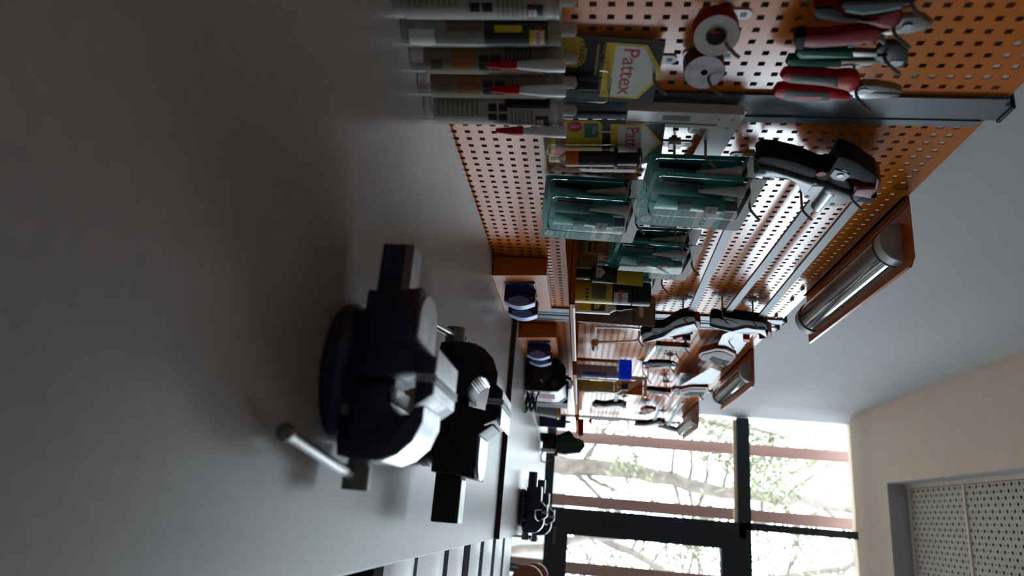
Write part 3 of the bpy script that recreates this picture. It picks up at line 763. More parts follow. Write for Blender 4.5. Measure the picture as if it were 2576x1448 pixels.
# ================================================================== tape rolls
def roll(label, loc, r, rin, wd, side_m, face_m, core_m, rz):
    t = thing('tape_roll', label, 'tape', loc, (0, 0, rz), group=None)
    M = Matrix.Rotation(PI / 2, 4, 'Y')
    B().lathe([(r - .001, 0), (r, .001), (r, wd - .001), (r - .001, wd)], 40, M).out('tape', side_m, t)
    B().lathe([(rin, wd - .0003), (r - .001, wd)], 40, M).lathe([(r - .001, 0), (rin, .0003)], 40, M).out('face', face_m, t)
    if core_m: B().lathe([(rin, wd), (rin, 0)], 28, M).lathe([(rin, wd), (rin + .002, wd + .0004), (rin + .002, wd - .001)], 28, M).out('core', core_m, t)
    return t
roll('red and white reel of thread seal tape hanging on a hook', (.020, .790, .415), .030, .0115, .026, dred, white, dgrey, math.radians(-22))
roll('roll of crinkled silver foil tape hanging beside the red reel', (.012, .876, .414), .029, .005, .028, edge_br, foil, None, math.radians(-18))
hook(.790, .4285, .058, 'steel hook holding the red and white reel', plate=.07)
hook(.876, .4215, .058, 'steel hook holding the foil roll', plate=.075)

# ================================================================== hanging hand tools (outlines in the y-z plane, real thickness in x)
def loc_pts(p, o): return [(a - o[0], b - o[1]) for a, b in p]
def htool(name, label, cat, origin, parts, x=.03, group=None, rz=0.):
    """parts: (part name, outline, x0, x1, material, bevel)"""
    t = thing(name, label, cat, (x, *origin), (0, 0, rz), group)
    for nm, pts, x0, x1, m, bv in parts:
        B().prism(loc_pts(pts, origin), x0, x1, 'YZ', bev=bv).out(nm, m, t)
    return t
# -- pliers
A1 = [(.728,.519),(.718,.519),(.716,.538),(.72,.552),(.731,.563),(.736,.585),(.732,.603),(.723,.622),(.74,.63),(.754,.632),(.762,.624),(.76,.611),(.751,.59),(.744,.547),(.74,.527)]
A2 = [(.784,.516),(.775,.515),(.772,.523),(.77,.556),(.762,.587),(.759,.607),(.767,.618),(.778,.617),(.796,.62),(.79,.604),(.796,.578),(.8,.544),(.798,.523)]
AJ = [(.772,.616),(.767,.623),(.756,.631),(.744,.631),(.741,.646),(.744,.659),(.755,.672),(.767,.667),(.773,.651),(.773,.64),(.777,.627)]
t = htool('side_cutter', 'side cutter with dark red and black grips, jaws up, third tool from the post', 'pliers', (.758, .622),
      [('grip', A1, 0, .018, dred, .0078), ('grip', A2, 0, .018, dred, .0078), ('jaw', AJ, .003, .013, steel_d, .002)], .032, 'pliers on the wall')
B().prism(loc_pts([(.726,.521),(.720,.522),(.719,.538),(.724,.550),(.734,.560),(.738,.580),(.746,.578),(.741,.547),(.737,.528)], (.758, .622)), .0165, .0195, 'YZ', bev=.001).out('soft_inlay', blackr, t)
B().prism(loc_pts([(.786,.514),(.774,.514),(.771,.526),(.799,.530),(.797,.520)], (.758, .622)), .0005, .0195, 'YZ', bev=.002).out('grip_tip', blackr, t)
B().cyl((.012, 0, .020), (.0155, 0, .020), .006, n=14).out('rivet', steel, t)
hook(.762, .628, .062, 'steel hook holding the dark red side cutter', plate=.06)
B1 = [(.698,.541),(.688,.543),(.686,.565),(.685,.589),(.683,.619),(.69,.622),(.697,.61),(.706,.591),(.71,.571),(.705,.549)]
BJ = [(.697,.61),(.69,.616),(.686,.627),(.679,.638),(.668,.637),(.672,.614),(.683,.603)]
B2 = [(.683,.603),(.676,.585),(.67,.559),(.667,.533),(.66,.528),(.658,.554),(.667,.594),(.672,.614)]
t = htool('pliers', 'black gripped pliers with a teal stripe at the picture edge', 'pliers', (.688, .61),
      [('grip', B1, 0, .02, blackr, .0078), ('grip', B2, 0, .02, blackr, .0078), ('jaw', BJ, .004, .014, steel_d, .002)], .048, 'pliers on the wall')
B().prism(loc_pts([(.7,.610),(.707,.591),(.711,.571),(.706,.549),(.704,.551),(.708,.571),(.704,.590),(.697,.608)], (.688, .61)), .001, .019, 'YZ').out('stripe', teal, t)
hook(.693, .618, .080, 'steel hook holding the black pliers at the picture edge', plate=.06)
C1 = [(.819,.525),(.808,.526),(.808,.561),(.811,.598),(.825,.605),(.827,.567),(.829,.534)]
C2 = [(.84,.518),(.827,.518),(.826,.53),(.83,.561),(.831,.592),(.846,.595),(.847,.551),(.847,.525)]
CS = [(.813,.594),(.814,.628),(.815,.645),(.823,.645),(.824,.600)]
CS2 = [(.833,.588),(.832,.62),(.83,.639),(.837,.643),(.842,.624),(.844,.590)]
CH = [(.808,.626),(.796,.634),(.796,.649),(.81,.667),(.834,.676),(.846,.674),(.846,.656),(.837,.64),(.827,.63)]
t = htool('cable_cutter', 'cable cutter with slim green grips and black curved blades', 'pliers', (.822, .64),
      [('grip', C1, 0, .016, green, .0078), ('grip', C2, 0, .016, green, .0078), ('shank', CS, .004, .012, steel_d, .001), ('shank', CS2, .004, .012, steel_d, .001),
       ('blade', CH, .003, .012, black, .002)], .030, 'pliers on the wall')
B().prism(loc_pts([(.837,.645),(.83,.656),(.831,.669),(.84,.67),(.843,.66)], (.822, .64)), .0118, .0128, 'YZ').out('cutting_edge', steel, t)
B().tube([(.008, -.016, -.050), (.010, -.030, -.034), (.010, -.034, -.018), (.008, -.024, -.008)], .003).out('spring', steel, t)
hook(.820, .640, .058, 'steel hook holding the green cable cutter', plate=.06)
D1 = [(.86,.516),(.849,.518),(.845,.532),(.848,.566),(.852,.591),(.849,.608),(.854,.62),(.873,.63),(.884,.626),(.893,.621),(.886,.609),(.877,.575),(.873,.539),(.869,.523)]
D2 = [(.899,.516),(.886,.518),(.881,.529),(.882,.561),(.886,.593),(.896,.618),(.898,.632),(.914,.626),(.912,.605),(.919,.564),(.916,.539),(.907,.522)]
DJ = [(.892,.62),(.884,.626),(.875,.633),(.875,.651),(.882,.678),(.889,.691),(.891,.691),(.889,.655),(.892,.652),(.896,.69),(.899,.692),(.904,.677),(.908,.648),(.905,.63)]
t = htool('combination_pliers', 'combination pliers with red and grey two-colour grips in front of the dark post', 'pliers', (.888, .625),
      [('grip', D1, 0, .018, red, .0078), ('grip', D2, 0, .018, red, .0078), ('jaw', DJ, .003, .015, steel, .002)], .036, 'pliers on the wall')
for q in ([(.868,.526),(.849,.528),(.848,.540),(.851,.566),(.855,.594),(.880,.604),(.874,.575),(.870,.540)], [(.910,.530),(.885,.530),(.885,.561),(.889,.594),(.909,.602),(.915,.564),(.913,.545)]):
    B().prism(loc_pts(q, (.888, .625)), .0005, .0194, 'YZ', bev=.006).out('soft_inlay', dgrey, t)
B().cyl((.0145, 0, .012), (.0165, 0, .012), .007, n=16).out('rivet', steel_d, t)
B().prism(loc_pts(rrect(.896, .903, .545, .585, .002, 2), (.888, .625)), .0192, .0200, 'YZ').out('red_mark', red, t)
hook(.888, .628, .070, 'steel hook holding the red and grey combination pliers', plate=.06)

# -- white square
t = thing('try_square', 'white enamelled square with a long white blade hanging across the dark post', 'square', (.020, 1.0, .49), (math.radians(-2), 0, 0))
B().box(-.008, .010, -.012, .034, -.178, .006, bev=.001).out('stock', white, t, 0)
b = B().box(.010, .0108, .020, .0222, -.176, -.03); b.out('groove', dgrey, t, 0)
patch(.0101, -.002, .012, -.12, -.076, pgrey, t, 'stock_label', .0003)
for q in ((.004, -.008), (.028, -.012), (.004, -.030)): B().cyl((.009, *q), (.0104, *q), .0018, n=8).out('screw', dgrey, t)
bl = B().box(-.002, .0002, -.008, .475, -.036, .012, Matrix.Rotation(math.radians(-4.2), 4, 'X')).out('blade', white, t, 0)
b = B()
for k in range(44): b.box(.0003, .0005, .03 + k * .010, .0305 + k * .010, -.036, -.030 if k % 5 else -.024, Matrix.Rotation(math.radians(-4.2), 4, 'X'))
o = b.out('graduation', pgrey, bl, 0); o['kind'] = 'stuff'
hook(1.085, .452, .062, 'steel hook carrying the white square', plate=.06)

# -- clamps
def bar(t, y0, z0, y1, z1, x=.05, hgt=.020, th=.007, m=barsteel):
    L = math.hypot(y1 - y0, z1 - z0); M = Matrix.Translation((x, y0, z0)) @ Matrix.Rotation(math.atan2(z1 - z0, y1 - y0), 4, 'X')
    return B().box(-th / 2, th / 2, 0, L, -hgt / 2, hgt / 2, M, bev=.0008).out('bar', m, t, 0)
ch1 = [(1.07,.532),(1.056,.538),(1.059,.562),(1.073,.599),(1.091,.628),(1.102,.644),(1.103,.659),(1.089,.66),(1.051,.658),(1.051,.669),(1.071,.698),(1.096,.724),(1.111,.741),(1.143,.753),(1.137,.729),(1.125,.71),(1.126,.696),(1.146,.71),(1.167,.721),(1.16,.696),(1.141,.664),(1.127,.63),(1.109,.597),(1.093,.565),(1.092,.543)]
ch2 = [(1.102,.536),(1.09,.543),(1.093,.565),(1.109,.597),(1.127,.63),(1.145,.67),(1.16,.696),(1.176,.72),(1.179,.742),(1.197,.739),(1.225,.71),(1.224,.698),(1.22,.681),(1.195,.65),(1.173,.636),(1.136,.617),(1.117,.593),(1.117,.564),(1.116,.543)]
ch3 = [(1.148,.562),(1.129,.561),(1.119,.568),(1.127,.592),(1.134,.619),(1.15,.625),(1.147,.613),(1.137,.576),(1.143,.568),(1.161,.569)]
ch4 = [(1.146,.715),(1.143,.72),(1.15,.752),(1.111,.741),(1.123,.752),(1.151,.763),(1.182,.759),(1.167,.723)]
O = (1.13, .64)
t = thing('bar_clamp', 'big one-handed bar clamp with grey and black head at the near end, middle bar', 'clamp', (.0, *O), group='bar clamps on the clamp panel')
B().prism(loc_pts(ch1, O), .030, .066, 'YZ', bev=.004).out('handle', blackr, t)
hd = B().prism(loc_pts(ch2, O), .036, .072, 'YZ', bev=.002).out('body', clampgrey, t)
B().prism(loc_pts(ch3, O), .040, .062, 'YZ', bev=.003).out('trigger', blackr, t)
B().prism(loc_pts(ch4, O), .034, .070, 'YZ', bev=.003).out('red_pad', dred, t)
B().prism(loc_pts([(1.150,.722),(1.146,.750),(1.182,.757),(1.172,.724)], O), .068, .0735, 'YZ', bev=.001).out('soft_pad', P('pink_pad', (206, 150, 160), .6), t)
B().prism(loc_pts([(1.112,.665),(1.09,.665),(1.099,.686),(1.11,.697),(1.129,.693),(1.124,.675)], O), .064, .068, 'YZ').out('plate', lgrey, t)
M = Matrix.Translation((.072, 1.150 - O[0], .679 - O[1])) @ Matrix.Rotation(-PI / 2, 4, 'X')
B().lathe([(.0125, 0), (.0125, .072)], 14, M, -PI * .1, PI * 1.1).out('channel', steel, hd)
for q in ((1.101, .552), (1.134, .646), (1.178, .690), (1.186, .648), (1.214, .702), (1.122, .571)):
    B().cyl((.0715, q[0] - O[0], q[1] - O[1]), (.0728, q[0] - O[0], q[1] - O[1]), .0042, n=12).out('screw', dgrey, hd)
B().cyl((.0655, 1.103 - O[0], .679 - O[1]), (.0665, 1.103 - O[0], .679 - O[1]), .0105, n=14).cyl((.066, 1.108 - O[0], .680 - O[1]), (.070, 1.108 - O[0], .680 - O[1]), .006, n=6).out('pivot_nut', steel, t)
B().cyl((.064, 1.105 - O[0], .648 - O[1]), (.069, 1.105 - O[0], .648 - O[1]), .008, n=14).out('release_button', dred, t)
B().box(.0722, .0728, 1.143 - O[0], 1.166 - O[0], .645 - O[1], .664 - O[1]).out('type_plate', white, hd, 0)
bar(t, 1.19 - O[0], .682 - O[1], 2.03 - O[0], .668 - O[1])
B().prism(loc_pts([(2.005, .655), (2.04, .655), (2.045, .70), (2.02, .70)], O), .038, .064, 'YZ', bev=.003).out('fixed_jaw', blackr, t)
hook(1.238, .655, .082, 'steel hook under the big clamp head', plate=.06)
hook(1.172, .720, .088, 'steel hook under the top clamp bar at the near end', plate=.06)
fa1 = [(2.254,.437),(2.216,.45),(2.203,.466),(2.155,.466),(2.148,.499),(2.104,.513),(2.059,.522),(2.021,.539),(2.001,.559),(2.011,.574),(2.087,.595),(2.093,.568),(2.137,.531),(2.189,.504),(2.245,.475),(2.324,.449)]
fa2 = [(2.329,.45),(2.28,.479),(2.228,.508),(2.128,.53),(2.087,.555),(2.055,.581),(2.113,.601),(2.163,.583),(2.21,.541),(2.269,.503)]
fb1 = [(2.067,.628),(2.013,.623),(2.002,.639),(2.023,.658),(1.984,.649),(1.996,.669),(2.011,.72),(2.025,.774),(2.047,.79),(2.105,.809),(2.098,.798),(2.081,.754),(2.069,.728),(2.098,.712),(2.103,.69),(2.084,.652)]
fb2 = [(2.072,.629),(2.099,.666),(2.118,.704),(2.087,.723),(2.067,.737),(2.079,.764),(2.081,.794),(2.167,.822),(2.159,.813),(2.119,.785),(2.141,.767),(2.139,.734),(2.12,.693),(2.098,.652)]
def far_clamp(label, O, blk, sil, pad, btn, y0, z0, y1, z1, loop):
    t = thing('bar_clamp', label, 'clamp', (0, *O), group='bar clamps on the clamp panel')
    B().prism(loc_pts(blk, O), .040, .070, 'YZ', bev=.003).out('handle', blackr, t)
    h = B().prism(loc_pts(sil, O), .046, .077, 'YZ', bev=.002).out('body', clampgrey, t)
    B().prism(loc_pts(pad, O), .042, .074, 'YZ', bev=.002).out('red_pad', dred, t)
    B().prism(loc_pts(btn, O), .056, .080, 'YZ', bev=.003).out('release_button', red, t)
    B().tube([(.0712, a - O[0], b - O[1]) for a, b in loop], .0016, 6).out('trigger_line', lgrey, t)
    bar(t, y0 - O[0], z0 - O[1], y1 - O[0], z1 - O[1])
    B().prism(loc_pts([(y0 - .01, z0 - .02), (y0 + .012, z0 - .02), (y0 + .012, z0 + .02), (y0 - .01, z0 + .02)], O), .040, .060, 'YZ', bev=.002).out('end_stop', blackr, t)
    return t
far_clamp('one-handed bar clamp whose black head hangs lowest at the far end', (2.1, .53), fa1, fa2, [(2.03,.581),(2.044,.595),(2.094,.606),(2.13,.604),(2.163,.584),(2.105,.595)],
          [(2.228,.549),(2.205,.564),(2.238,.573),(2.262,.556)], 1.20, .548, 2.08, .567, [(2.21, .473), (2.205, .486), (2.225, .484), (2.17, .506), (2.12, .522)])
far_clamp('one-handed bar clamp on the uppermost bar, head at the far end under the post top', (2.06, .71), fb1, fb2, [(2.1,.808),(2.12,.823),(2.183,.838),(2.207,.837),(2.2,.804),(2.176,.822)],
          [(2.192,.753),(2.192,.774),(2.225,.781),(2.23,.762)], 1.215, .758, 2.07, .770, [(2.02, .66), (2.012, .67), (2.03, .69), (2.05, .705)])
hook(2.035, .545, .075, 'steel hook under the lowest clamp head', plate=.06)
hook(1.985, .650, .080, 'steel hook under the middle clamp bar at its far end', plate=.06)
hook(2.020, .745, .080, 'steel hook under the top clamp bar at its far end', plate=.06)
b = B().tube([(0, 0, .012), (.006, 0, .009), (.006, 0, -.009), (0, 0, -.012)], .0028, 8).out('wire_staple', brass, None)
b.location = (.001, PANEL_C0[1] + 8.5 * PIT, .852); tag(b, 'small brass staple in the top row of holes', 'staple')
for k, c in enumerate((33, 37, 44)):
    o = B().tube([(0, -.010, 0), (.005, -.008, 0), (.005, .008, 0), (0, .010, 0)], .003, 8).out('screw_clip', steel_d, None)
    o.location = (.001, PANEL_C0[1] + (c + .5) * PIT, .852)
    tag(o, ['dull clip in the top hole row behind the near lamp', 'dull clip in the top hole row beyond the near lamp', 'dull clip in the top hole row next to the double post'][k], 'clip')

# -- saws
def saw(label, O, blade, hnd, hole, x=.03):
    t = thing('hand_saw', label, 'saw', (x, *O), group='hand saws')
    if blade:
        bl = B().prism(loc_pts(blade, O), .011, .0125, 'YZ').out('blade', steel, t, 0)
    h = B().prism(loc_pts(hnd, O), 0, .024, 'YZ', bev=.004).out('handle', P('saw_handle_red', (118, 40, 32), .45), t)
    cy = sum(p[0] for p in hnd) / len(hnd); cz = sum(p[1] for p in hnd) / len(hnd)
    sm = [(cy + (a - cy) * .86 + .012, cz + (b_ - cz) * .86) for a, b_ in hnd]
    B().prism(loc_pts(sm, O), .022, .0275, 'YZ', bev=.002).out('grey_inlay', P('saw_handle_grey', (150, 150, 150), .55, spec=.2), h)
    if hole: B().prism(loc_pts(hole, O), .0270, .0290, 'YZ', bev=.0008).out('grip_opening', blackr, h)
    return t
s1b = [(2.20,.735),(2.182,.753),(2.251,.800),(2.549,.812),(2.455,.721),(2.291,.709)]
saw('hand saw with a broad bright blade, nearest of the three saws', (2.5, .75), s1b, [(2.561,.672),(2.516,.673),(2.439,.716),(2.447,.752),(2.508,.797),(2.555,.808),(2.661,.811),(2.729,.798),(2.632,.723),(2.616,.686)],
    [(2.594,.716),(2.547,.722),(2.592,.769),(2.611,.795),(2.694,.795),(2.67,.758)])
saw('middle hand saw, long narrow blade reaching back to the first saw', (3.05, .74), [(3.074,.673),(2.659,.736),(2.729,.786),(2.979,.795),(3.026,.709)],
    [(3.109,.677),(3.024,.715),(3.009,.784),(3.102,.802),(3.215,.809),(3.241,.74),(3.258,.695)], [(3.194,.706),(3.121,.723),(3.108,.784),(3.2,.796),(3.228,.721)], .062)
saw('farthest hand saw, handle just below the middle saw', (3.33, .74), [(3.30,.68),(2.95,.66),(2.95,.70),(3.26,.80)], [(3.319,.669),(3.254,.679),(3.25,.742),(3.252,.817),(3.312,.825),(3.366,.795),(3.467,.766),(3.386,.689)],
    [(3.36,.70),(3.29,.70),(3.285,.79),(3.31,.80),(3.40,.765)])
hook(2.64, .775, .068, 'steel hook through the grip of the nearest saw', plate=.06)
hook(3.17, .775, .100, 'steel hook through the grip of the middle saw', plate=.06)
hook(3.33, .795, .068, 'steel hook through the grip of the farthest saw', plate=.06)
hook(2.37, .745, .055, 'steel hook under the tip of the nearest saw blade', plate=.06)

# -- coping saw
O = (2.38, .43)
t = thing('coping_saw', 'chrome framed coping saw with a yellow collar', 'saw', (.040, *O))
B().tube([(0, a - O[0], b - O[1]) for a, b in [(2.289,.29),(2.274,.40),(2.280,.432),(2.302,.442),(2.374,.447),(2.432,.442),(2.457,.423),(2.505,.292)]], .0042, 8).out('frame', chrome, t)
B().box(-.0005, .0005, 2.289 - O[0], 2.505 - O[0], .288 - O[1], .292 - O[1]).out('blade', steel_d, t, 0)
B().cyl((0, 2.505 - O[0], .291 - O[1]), (0, 2.530 - O[0], .291 - O[1]), .014, n=18).out('collar', yellow, t)
B().cyl((0, 2.530 - O[0], .291 - O[1]), (0, 2.60 - O[0], .293 - O[1]), .011, .013, n=18).out('handle', steel, t)
hook(2.37, .440, .068, 'steel hook holding the coping saw', plate=.06)

# -- try square with wooden stock, chisels, pincers, smaller tools of the saw panel
O = (2.48, .57)
t = htool('try_square', 'small try square with a brown wooden stock and steel blade', 'square', O, [('stock', [(2.45,.525),(2.451,.600),(2.512,.600),(2.507,.530)], 0, .018, brown, .002),
     ('end_ferrule', [(2.451,.600),(2.452,.626),(2.521,.634),(2.512,.600)], 0, .018, black, .001), ('end_ferrule', [(2.449,.508),(2.45,.525),(2.507,.530),(2.506,.512)], 0, .018, black, .001),
     ('blade', [(2.486,.508),(2.496,.520),(2.775,.503),(2.763,.489)], .008, .0095, steel, 0)], .035)
hook(2.465, .610, .060, 'steel hook holding the wooden try square', plate=.05)
O = (2.36, .56)
for k, (dy, m) in enumerate(((-.04, blackr), (.005, black))):
    t = thing('chisel', ['black handled chisel behind another chisel', 'black handled chisel with a bright blade, in front of another'][k], 'chisel', (.03 + .012 * k, O[0] + dy, .53), (math.radians(8), 0, 0), 'chisels')
    B().cyl((0, 0, .03), (0, 0, .085), .010, .012, n=14).out('handle', m, t); B().box(-.002, .002, -.006, .006, -.05, .032).out('blade', steel, t, 0)
    B().cyl((0, 0, .026), (0, 0, .036), .011, n=14).out('ferrule', steel, t)
hook(2.345, .592, .06, 'steel hook above the chisels', plate=.05)
O = (2.79, .55)
htool('pincers', 'pincers with black and brown grips below the saw blades', 'pliers', O, [('grip', [(2.785,.488),(2.759,.501),(2.739,.547),(2.74,.592),(2.789,.626),(2.798,.596),(2.797,.547),(2.839,.511)], 0, .016, blackr, .003),
     ('grip', [(2.838,.514),(2.818,.555),(2.784,.591),(2.827,.6),(2.872,.555),(2.867,.52)], 0, .016, brown, .003), ('jaw', [(2.842,.597),(2.74,.600),(2.775,.621),(2.867,.623)], .002, .012, steel, .001)], .035)
hook(2.80, .598, .06, 'steel hook holding the pincers', plate=.05)
O = (3.36, .60)
htool('utility_knife', 'dark utility knife with a red end below the farthest saw', 'knife', O, [('body', [(3.31,.545),(3.30,.57),(3.331,.640),(3.378,.655),(3.40,.640),(3.394,.589)], 0, .02, blackr, .003),
     ('end', [(3.331,.640),(3.335,.668),(3.40,.672),(3.40,.640),(3.378,.655)], 0, .02, dred, .002), ('blade', [(3.36,.61),(3.38,.64),(3.43,.63),(3.40,.60)], .018, .0195, steel, 0)], .04)
hook(3.37, .650, .065, 'steel hook holding the utility knife', plate=.05)
t = thing('mitre_box', 'cream plastic frame with a diagonal brace hanging behind the olive bottle', 'frame', (.044, 3.07, .392))
b = B().prism([(0, 0), (.088, 0), (.088, .012), (.016, .012), (.016, .128), (.088, .128), (.088, .140), (0, .140)], 0, .03, 'XZ', bev=.002)
b.prism([(.060, .012), (.088, .012), (.088, .030), (.020, .122), (.010, .110)], .004, .026, 'XZ', bev=.001)
b.out('frame', P('cream_plastic', (226, 220, 204), .4), t)
B().box(.020, .082, .01, .014, .018, .122).out('insert', orange_s, t, 0)
hook(3.085, .536, .06, 'steel hook holding the cream frame', plate=.05)
hook(2.93, .50, .06, 'free steel hook beside the cream frame', plate=.05)
for k, (y, z, ln, m, lb) in enumerate(((2.62, .60, .05, 0, 'free steel hook between the try square and the pincers'), (3.21, .62, .05, 0, 'free steel hook below the middle saw'), (3.02, .60, .05, 0, 'free steel hook left of the utility knife'))):
    hook(y, z, ln, lb, plate=.05)

# -- window panel: small clamps, red pliers, strap
def small_clamp(label, O, outline, pad, y0, z0, y1, z1, x=.03):
    t = thing('small_clamp', label, 'clamp', (x, *O), group='small clamps on the window panel')
    B().prism(loc_pts(outline, O), 0, .026, 'YZ', bev=.003).out('handle', blackr, t)
    cy = sum(p[0] for p in outline) / len(outline); cz = sum(p[1] for p in outline) / len(outline)
    B().prism(loc_pts([(cy + (a - cy) * .8 + .02, cz + (b_ - cz) * .8) for a, b_ in outline], O), .024, .032, 'YZ', bev=.001).out('body', lgrey, t)
    B().prism(loc_pts(pad, O), .0, .03, 'YZ', bev=.002).out('red_pad', dred, t)
    B().box(.009, .015, 0, math.hypot(y1 - y0, z1 - z0), -.009, .009, Matrix.Translation((0, y0 - O[0], z0 - O[1])) @ Matrix.Rotation(math.atan2(z1 - z0, y1 - y0), 4, 'X')).out('bar', barsteel, t, 0)
    return t
small_clamp('small one-handed clamp hanging lowest on the window panel', (3.87, .40), [(3.956,.305),(3.848,.318),(3.875,.37),(3.806,.413),(3.787,.457),(3.841,.483),(3.91,.470),(3.900,.448),(3.921,.398),(3.962,.347)], rect(3.85, 3.93, .472, .49), 3.478, .421, 3.86, .430)
small_clamp('small one-handed clamp below the red pliers, near the window', (4.33, .65), [(4.45,.578),(4.36,.588),(4.33,.64),(4.223,.684),(4.168,.71),(4.26,.734),(4.34,.722),(4.40,.675),(4.46,.620)], rect(4.22, 4.32, .722, .742), 3.84, .669, 4.30, .680, .056)
small_clamp('small one-handed clamp sticking out last, before the window glass', (4.56, .79), [(4.449,.701),(4.431,.733),(4.516,.786),(4.60,.843),(4.66,.872),(4.70,.868),(4.68,.829),(4.62,.793)], rect(4.62, 4.70, .858, .882), 3.60, .757, 4.56, .79, .045)
O = (4.0, .62)
htool('pliers', 'dark red gripped pliers hanging on the window panel', 'pliers', O, [('grip', [(4.037,.581),(3.939,.599),(3.937,.642),(3.979,.664),(4.033,.664),(4.068,.631),(4.07,.589)], 0, .02, dred, .004),
     ('jaw', [(4.05,.60),(4.05,.64),(4.12,.632),(4.12,.610)], .004, .014, steel_d, .001), ('grip', [(4.16,.593),(4.088,.590),(4.087,.63),(4.07,.655),(4.15,.645),(4.18,.617)], 0, .018, dred, .004)], .03)
hook(3.95, .602, .055, 'steel hook holding the dark red pliers', plate=.05)
hook(3.86, .476, .055, 'steel hook holding the lowest small clamp', plate=.05)
hook(4.30, .735, .055, 'steel hook holding the small clamp near the window', plate=.05)
hook(3.60, .78, .06, 'free steel hook at the top of the window panel', plate=.05)
t = thing('spatula', 'white bladed filling knife hanging beside the red pliers', 'filling knife', (.03, 4.25, .575))
B().box(0, .0012, -.05, .05, -.030, .015).out('blade', white, t, 0); B().box(-.006, .008, -.012, .012, .015, .055, bev=.002).out('handle', blackr, t)
t = thing('folding_rule', 'brown wooden rule hanging along the end of the window panel', 'rule', (.02, 4.72, .40))
B().box(0, .008, -.012, .012, -.10, .10, bev=.001).out('stick', brown, t, 0); B().box(.0, .030, -.010, .010, -.104, -.084).out('bracket', brown, t, 0)

# ================================================================== things on the shelves
ST = SZ + .0018
t = thing('glue_box', 'small yellow glue box lying at the near end of the shelf', 'box', (.002, 1.600, ST))
B().box(0, .074, 0, .026, 0, .060, bev=.0006).out('carton', P('gold_carton', (150, 138, 92), .35), t, 0)
B().box(0, .042, -.0004, 0, .026, .0595).out('yellow_face', yellow, t, 0)
FY = Matrix(((1, 0, 0, 0), (0, 0, -1, 0), (0, 1, 0, 0), (0, 0, 0, 1)))     # sheet facing -y: text right = +x, up = +z
text('UHU', .020, pblack, t, Matrix.Translation((.020, -.0008, .052)) @ FY @ Matrix.Scale(.7, 4), bold=.0004)
B().box(.008, .034, -.0008, -.0004, .036, .043).out('blue_print', dblue, t, 0)
t = thing('glue_tube', 'black and yellow glue tube standing on its cap in front of the spray can', 'glue tube', (.100, 1.585, ST))
B().cyl((0, 0, 0), (0, 0, .044), .0125, n=20).out('cap', black, t)
def tube_body(z0, z1, mat, nm, par, w0, d0, w1, d1):
    b = B(); n = 16; rr = []
    for i in range(5):
        k = i / 4; rr.append([b.m.verts.new(((w0 + (w1 - w0) * k) * math.cos(2 * PI * a / n), (d0 + (d1 - d0) * k) * math.sin(2 * PI * a / n), z0 + (z1 - z0) * k)) for a in range(n)])
    for p, q in zip(rr, rr[1:]):
        for a in range(n): b.m.faces.new((p[a], p[(a + 1) % n], q[(a + 1) % n], q[a]))
    b.m.faces.new(rr[0][::-1]); b.m.faces.new(rr[-1]); return b.out(nm, mat, par)
tube_body(.044, .050, black, 'shoulder', t, .012, .012, .020, .018)
bd = tube_body(.050, .108, pblack, 'tube', t, .020, .018, .0215, .012)
tube_body(.108, .170, yellow, 'crimped_end', t, .0215, .012, .025, .0015)
B().prism([(-.013, .058), (.013, .058), (.013, .070), (0, .080), (-.013, .070)], -.0182, -.0176, 'XZ').out('brand_logo', paper, bd, 0)
text('Pattex', .0085, pred, bd, Matrix.Translation((0, -.0186, .0645)) @ FY)
t = thing('spray_can', 'black and yellow glue spray can on the shelf', 'spray can', (.122, 1.652, ST))
B().lathe([(0, .003), (.026, 0), (.0295, .004), (.0295, .100)], 30).out('yellow_band', yellow, t)
B().lathe([(.0295, .100), (.0295, .146), (.026, .150)], 30).out('can', pblack, t)
B().lathe([(.026, .147), (.0298, .150), (.0298, .190), (.028, .193), (0, .194)], 30).out('cap', black, t)
lb = cylpatch(.0298, -1.9, -.7, .050, .085, pgrey, t, 'picture')
cylpatch(.0298, -1.3, -.2, .104, .138, paper, t, 'brand_logo'); text('Pattex', .017, pred, t, None, bend=(.0302, -.8, .120), bold=.0003)
b = B()
for k in range(4): b.lathe([(.0299, .035), (.0299, .042)], 2, None, -1.5 + k * .3, -1.35 + k * .3)
q = b.out('small_print', pblack, t); q['kind'] = 'stuff'
t = thing('glue_bottle', 'white wood glue bottle with a black conical nozzle', 'glue bottle', (.128, 1.752, ST))
b = B(); 
b.prism(rrect(-.021, .021, -.014, .014, .010), 0, .100, 'XY'); bt = b.out('bottle', white, t)
B().cyl((0, 0, .100), (0, 0, .116), .018, .010, n=18).out('shoulder', white, bt)
B().cyl((0, 0, .114), (0, 0, .132), .0105, n=16).cyl((0, 0, .132), (0, 0, .160), .0085, .004, n=16).out('nozzle', black, t)
B().box(-.018, .018, -.0147, -.0142, .020, .050).out('yellow_label', yellow, bt, 0); B().box(-.018, .018, -.0147, -.0142, .050, .086).out('black_label', pblack, bt, 0)
B().prism([(-.012, .058), (.012, .058), (.012, .068), (0, .076), (-.012, .068)], -.0152, -.0148, 'XZ').out('brand_logo', paper, bt, 0)
text('Pattex', .008, pred, bt, Matrix.Translation((0, -.0156, .063)) @ FY)
t = thing('glue_card', 'grey superglue card standing upright beside the white glue bottle', 'glue pack', (.086, 1.900, ST), (math.radians(-3), 0, math.radians(-4)))
B().prism(rrect(-.046, .046, 0, .232, .006), 0, .0008, 'XZ').out('backing_card', kraft, t, 0)
B().prism([(-.046, .100), (.046, .085), (.046, .002), (-.046, .002)], -.0004, 0, 'XZ').out('brown_panel', P('brown_card_print', (110, 84, 66), .6), t, 0)
text('Sekundenkleber', .0135, pblack, t, Matrix.Translation((-.002, -.0008, .172)) @ FY)
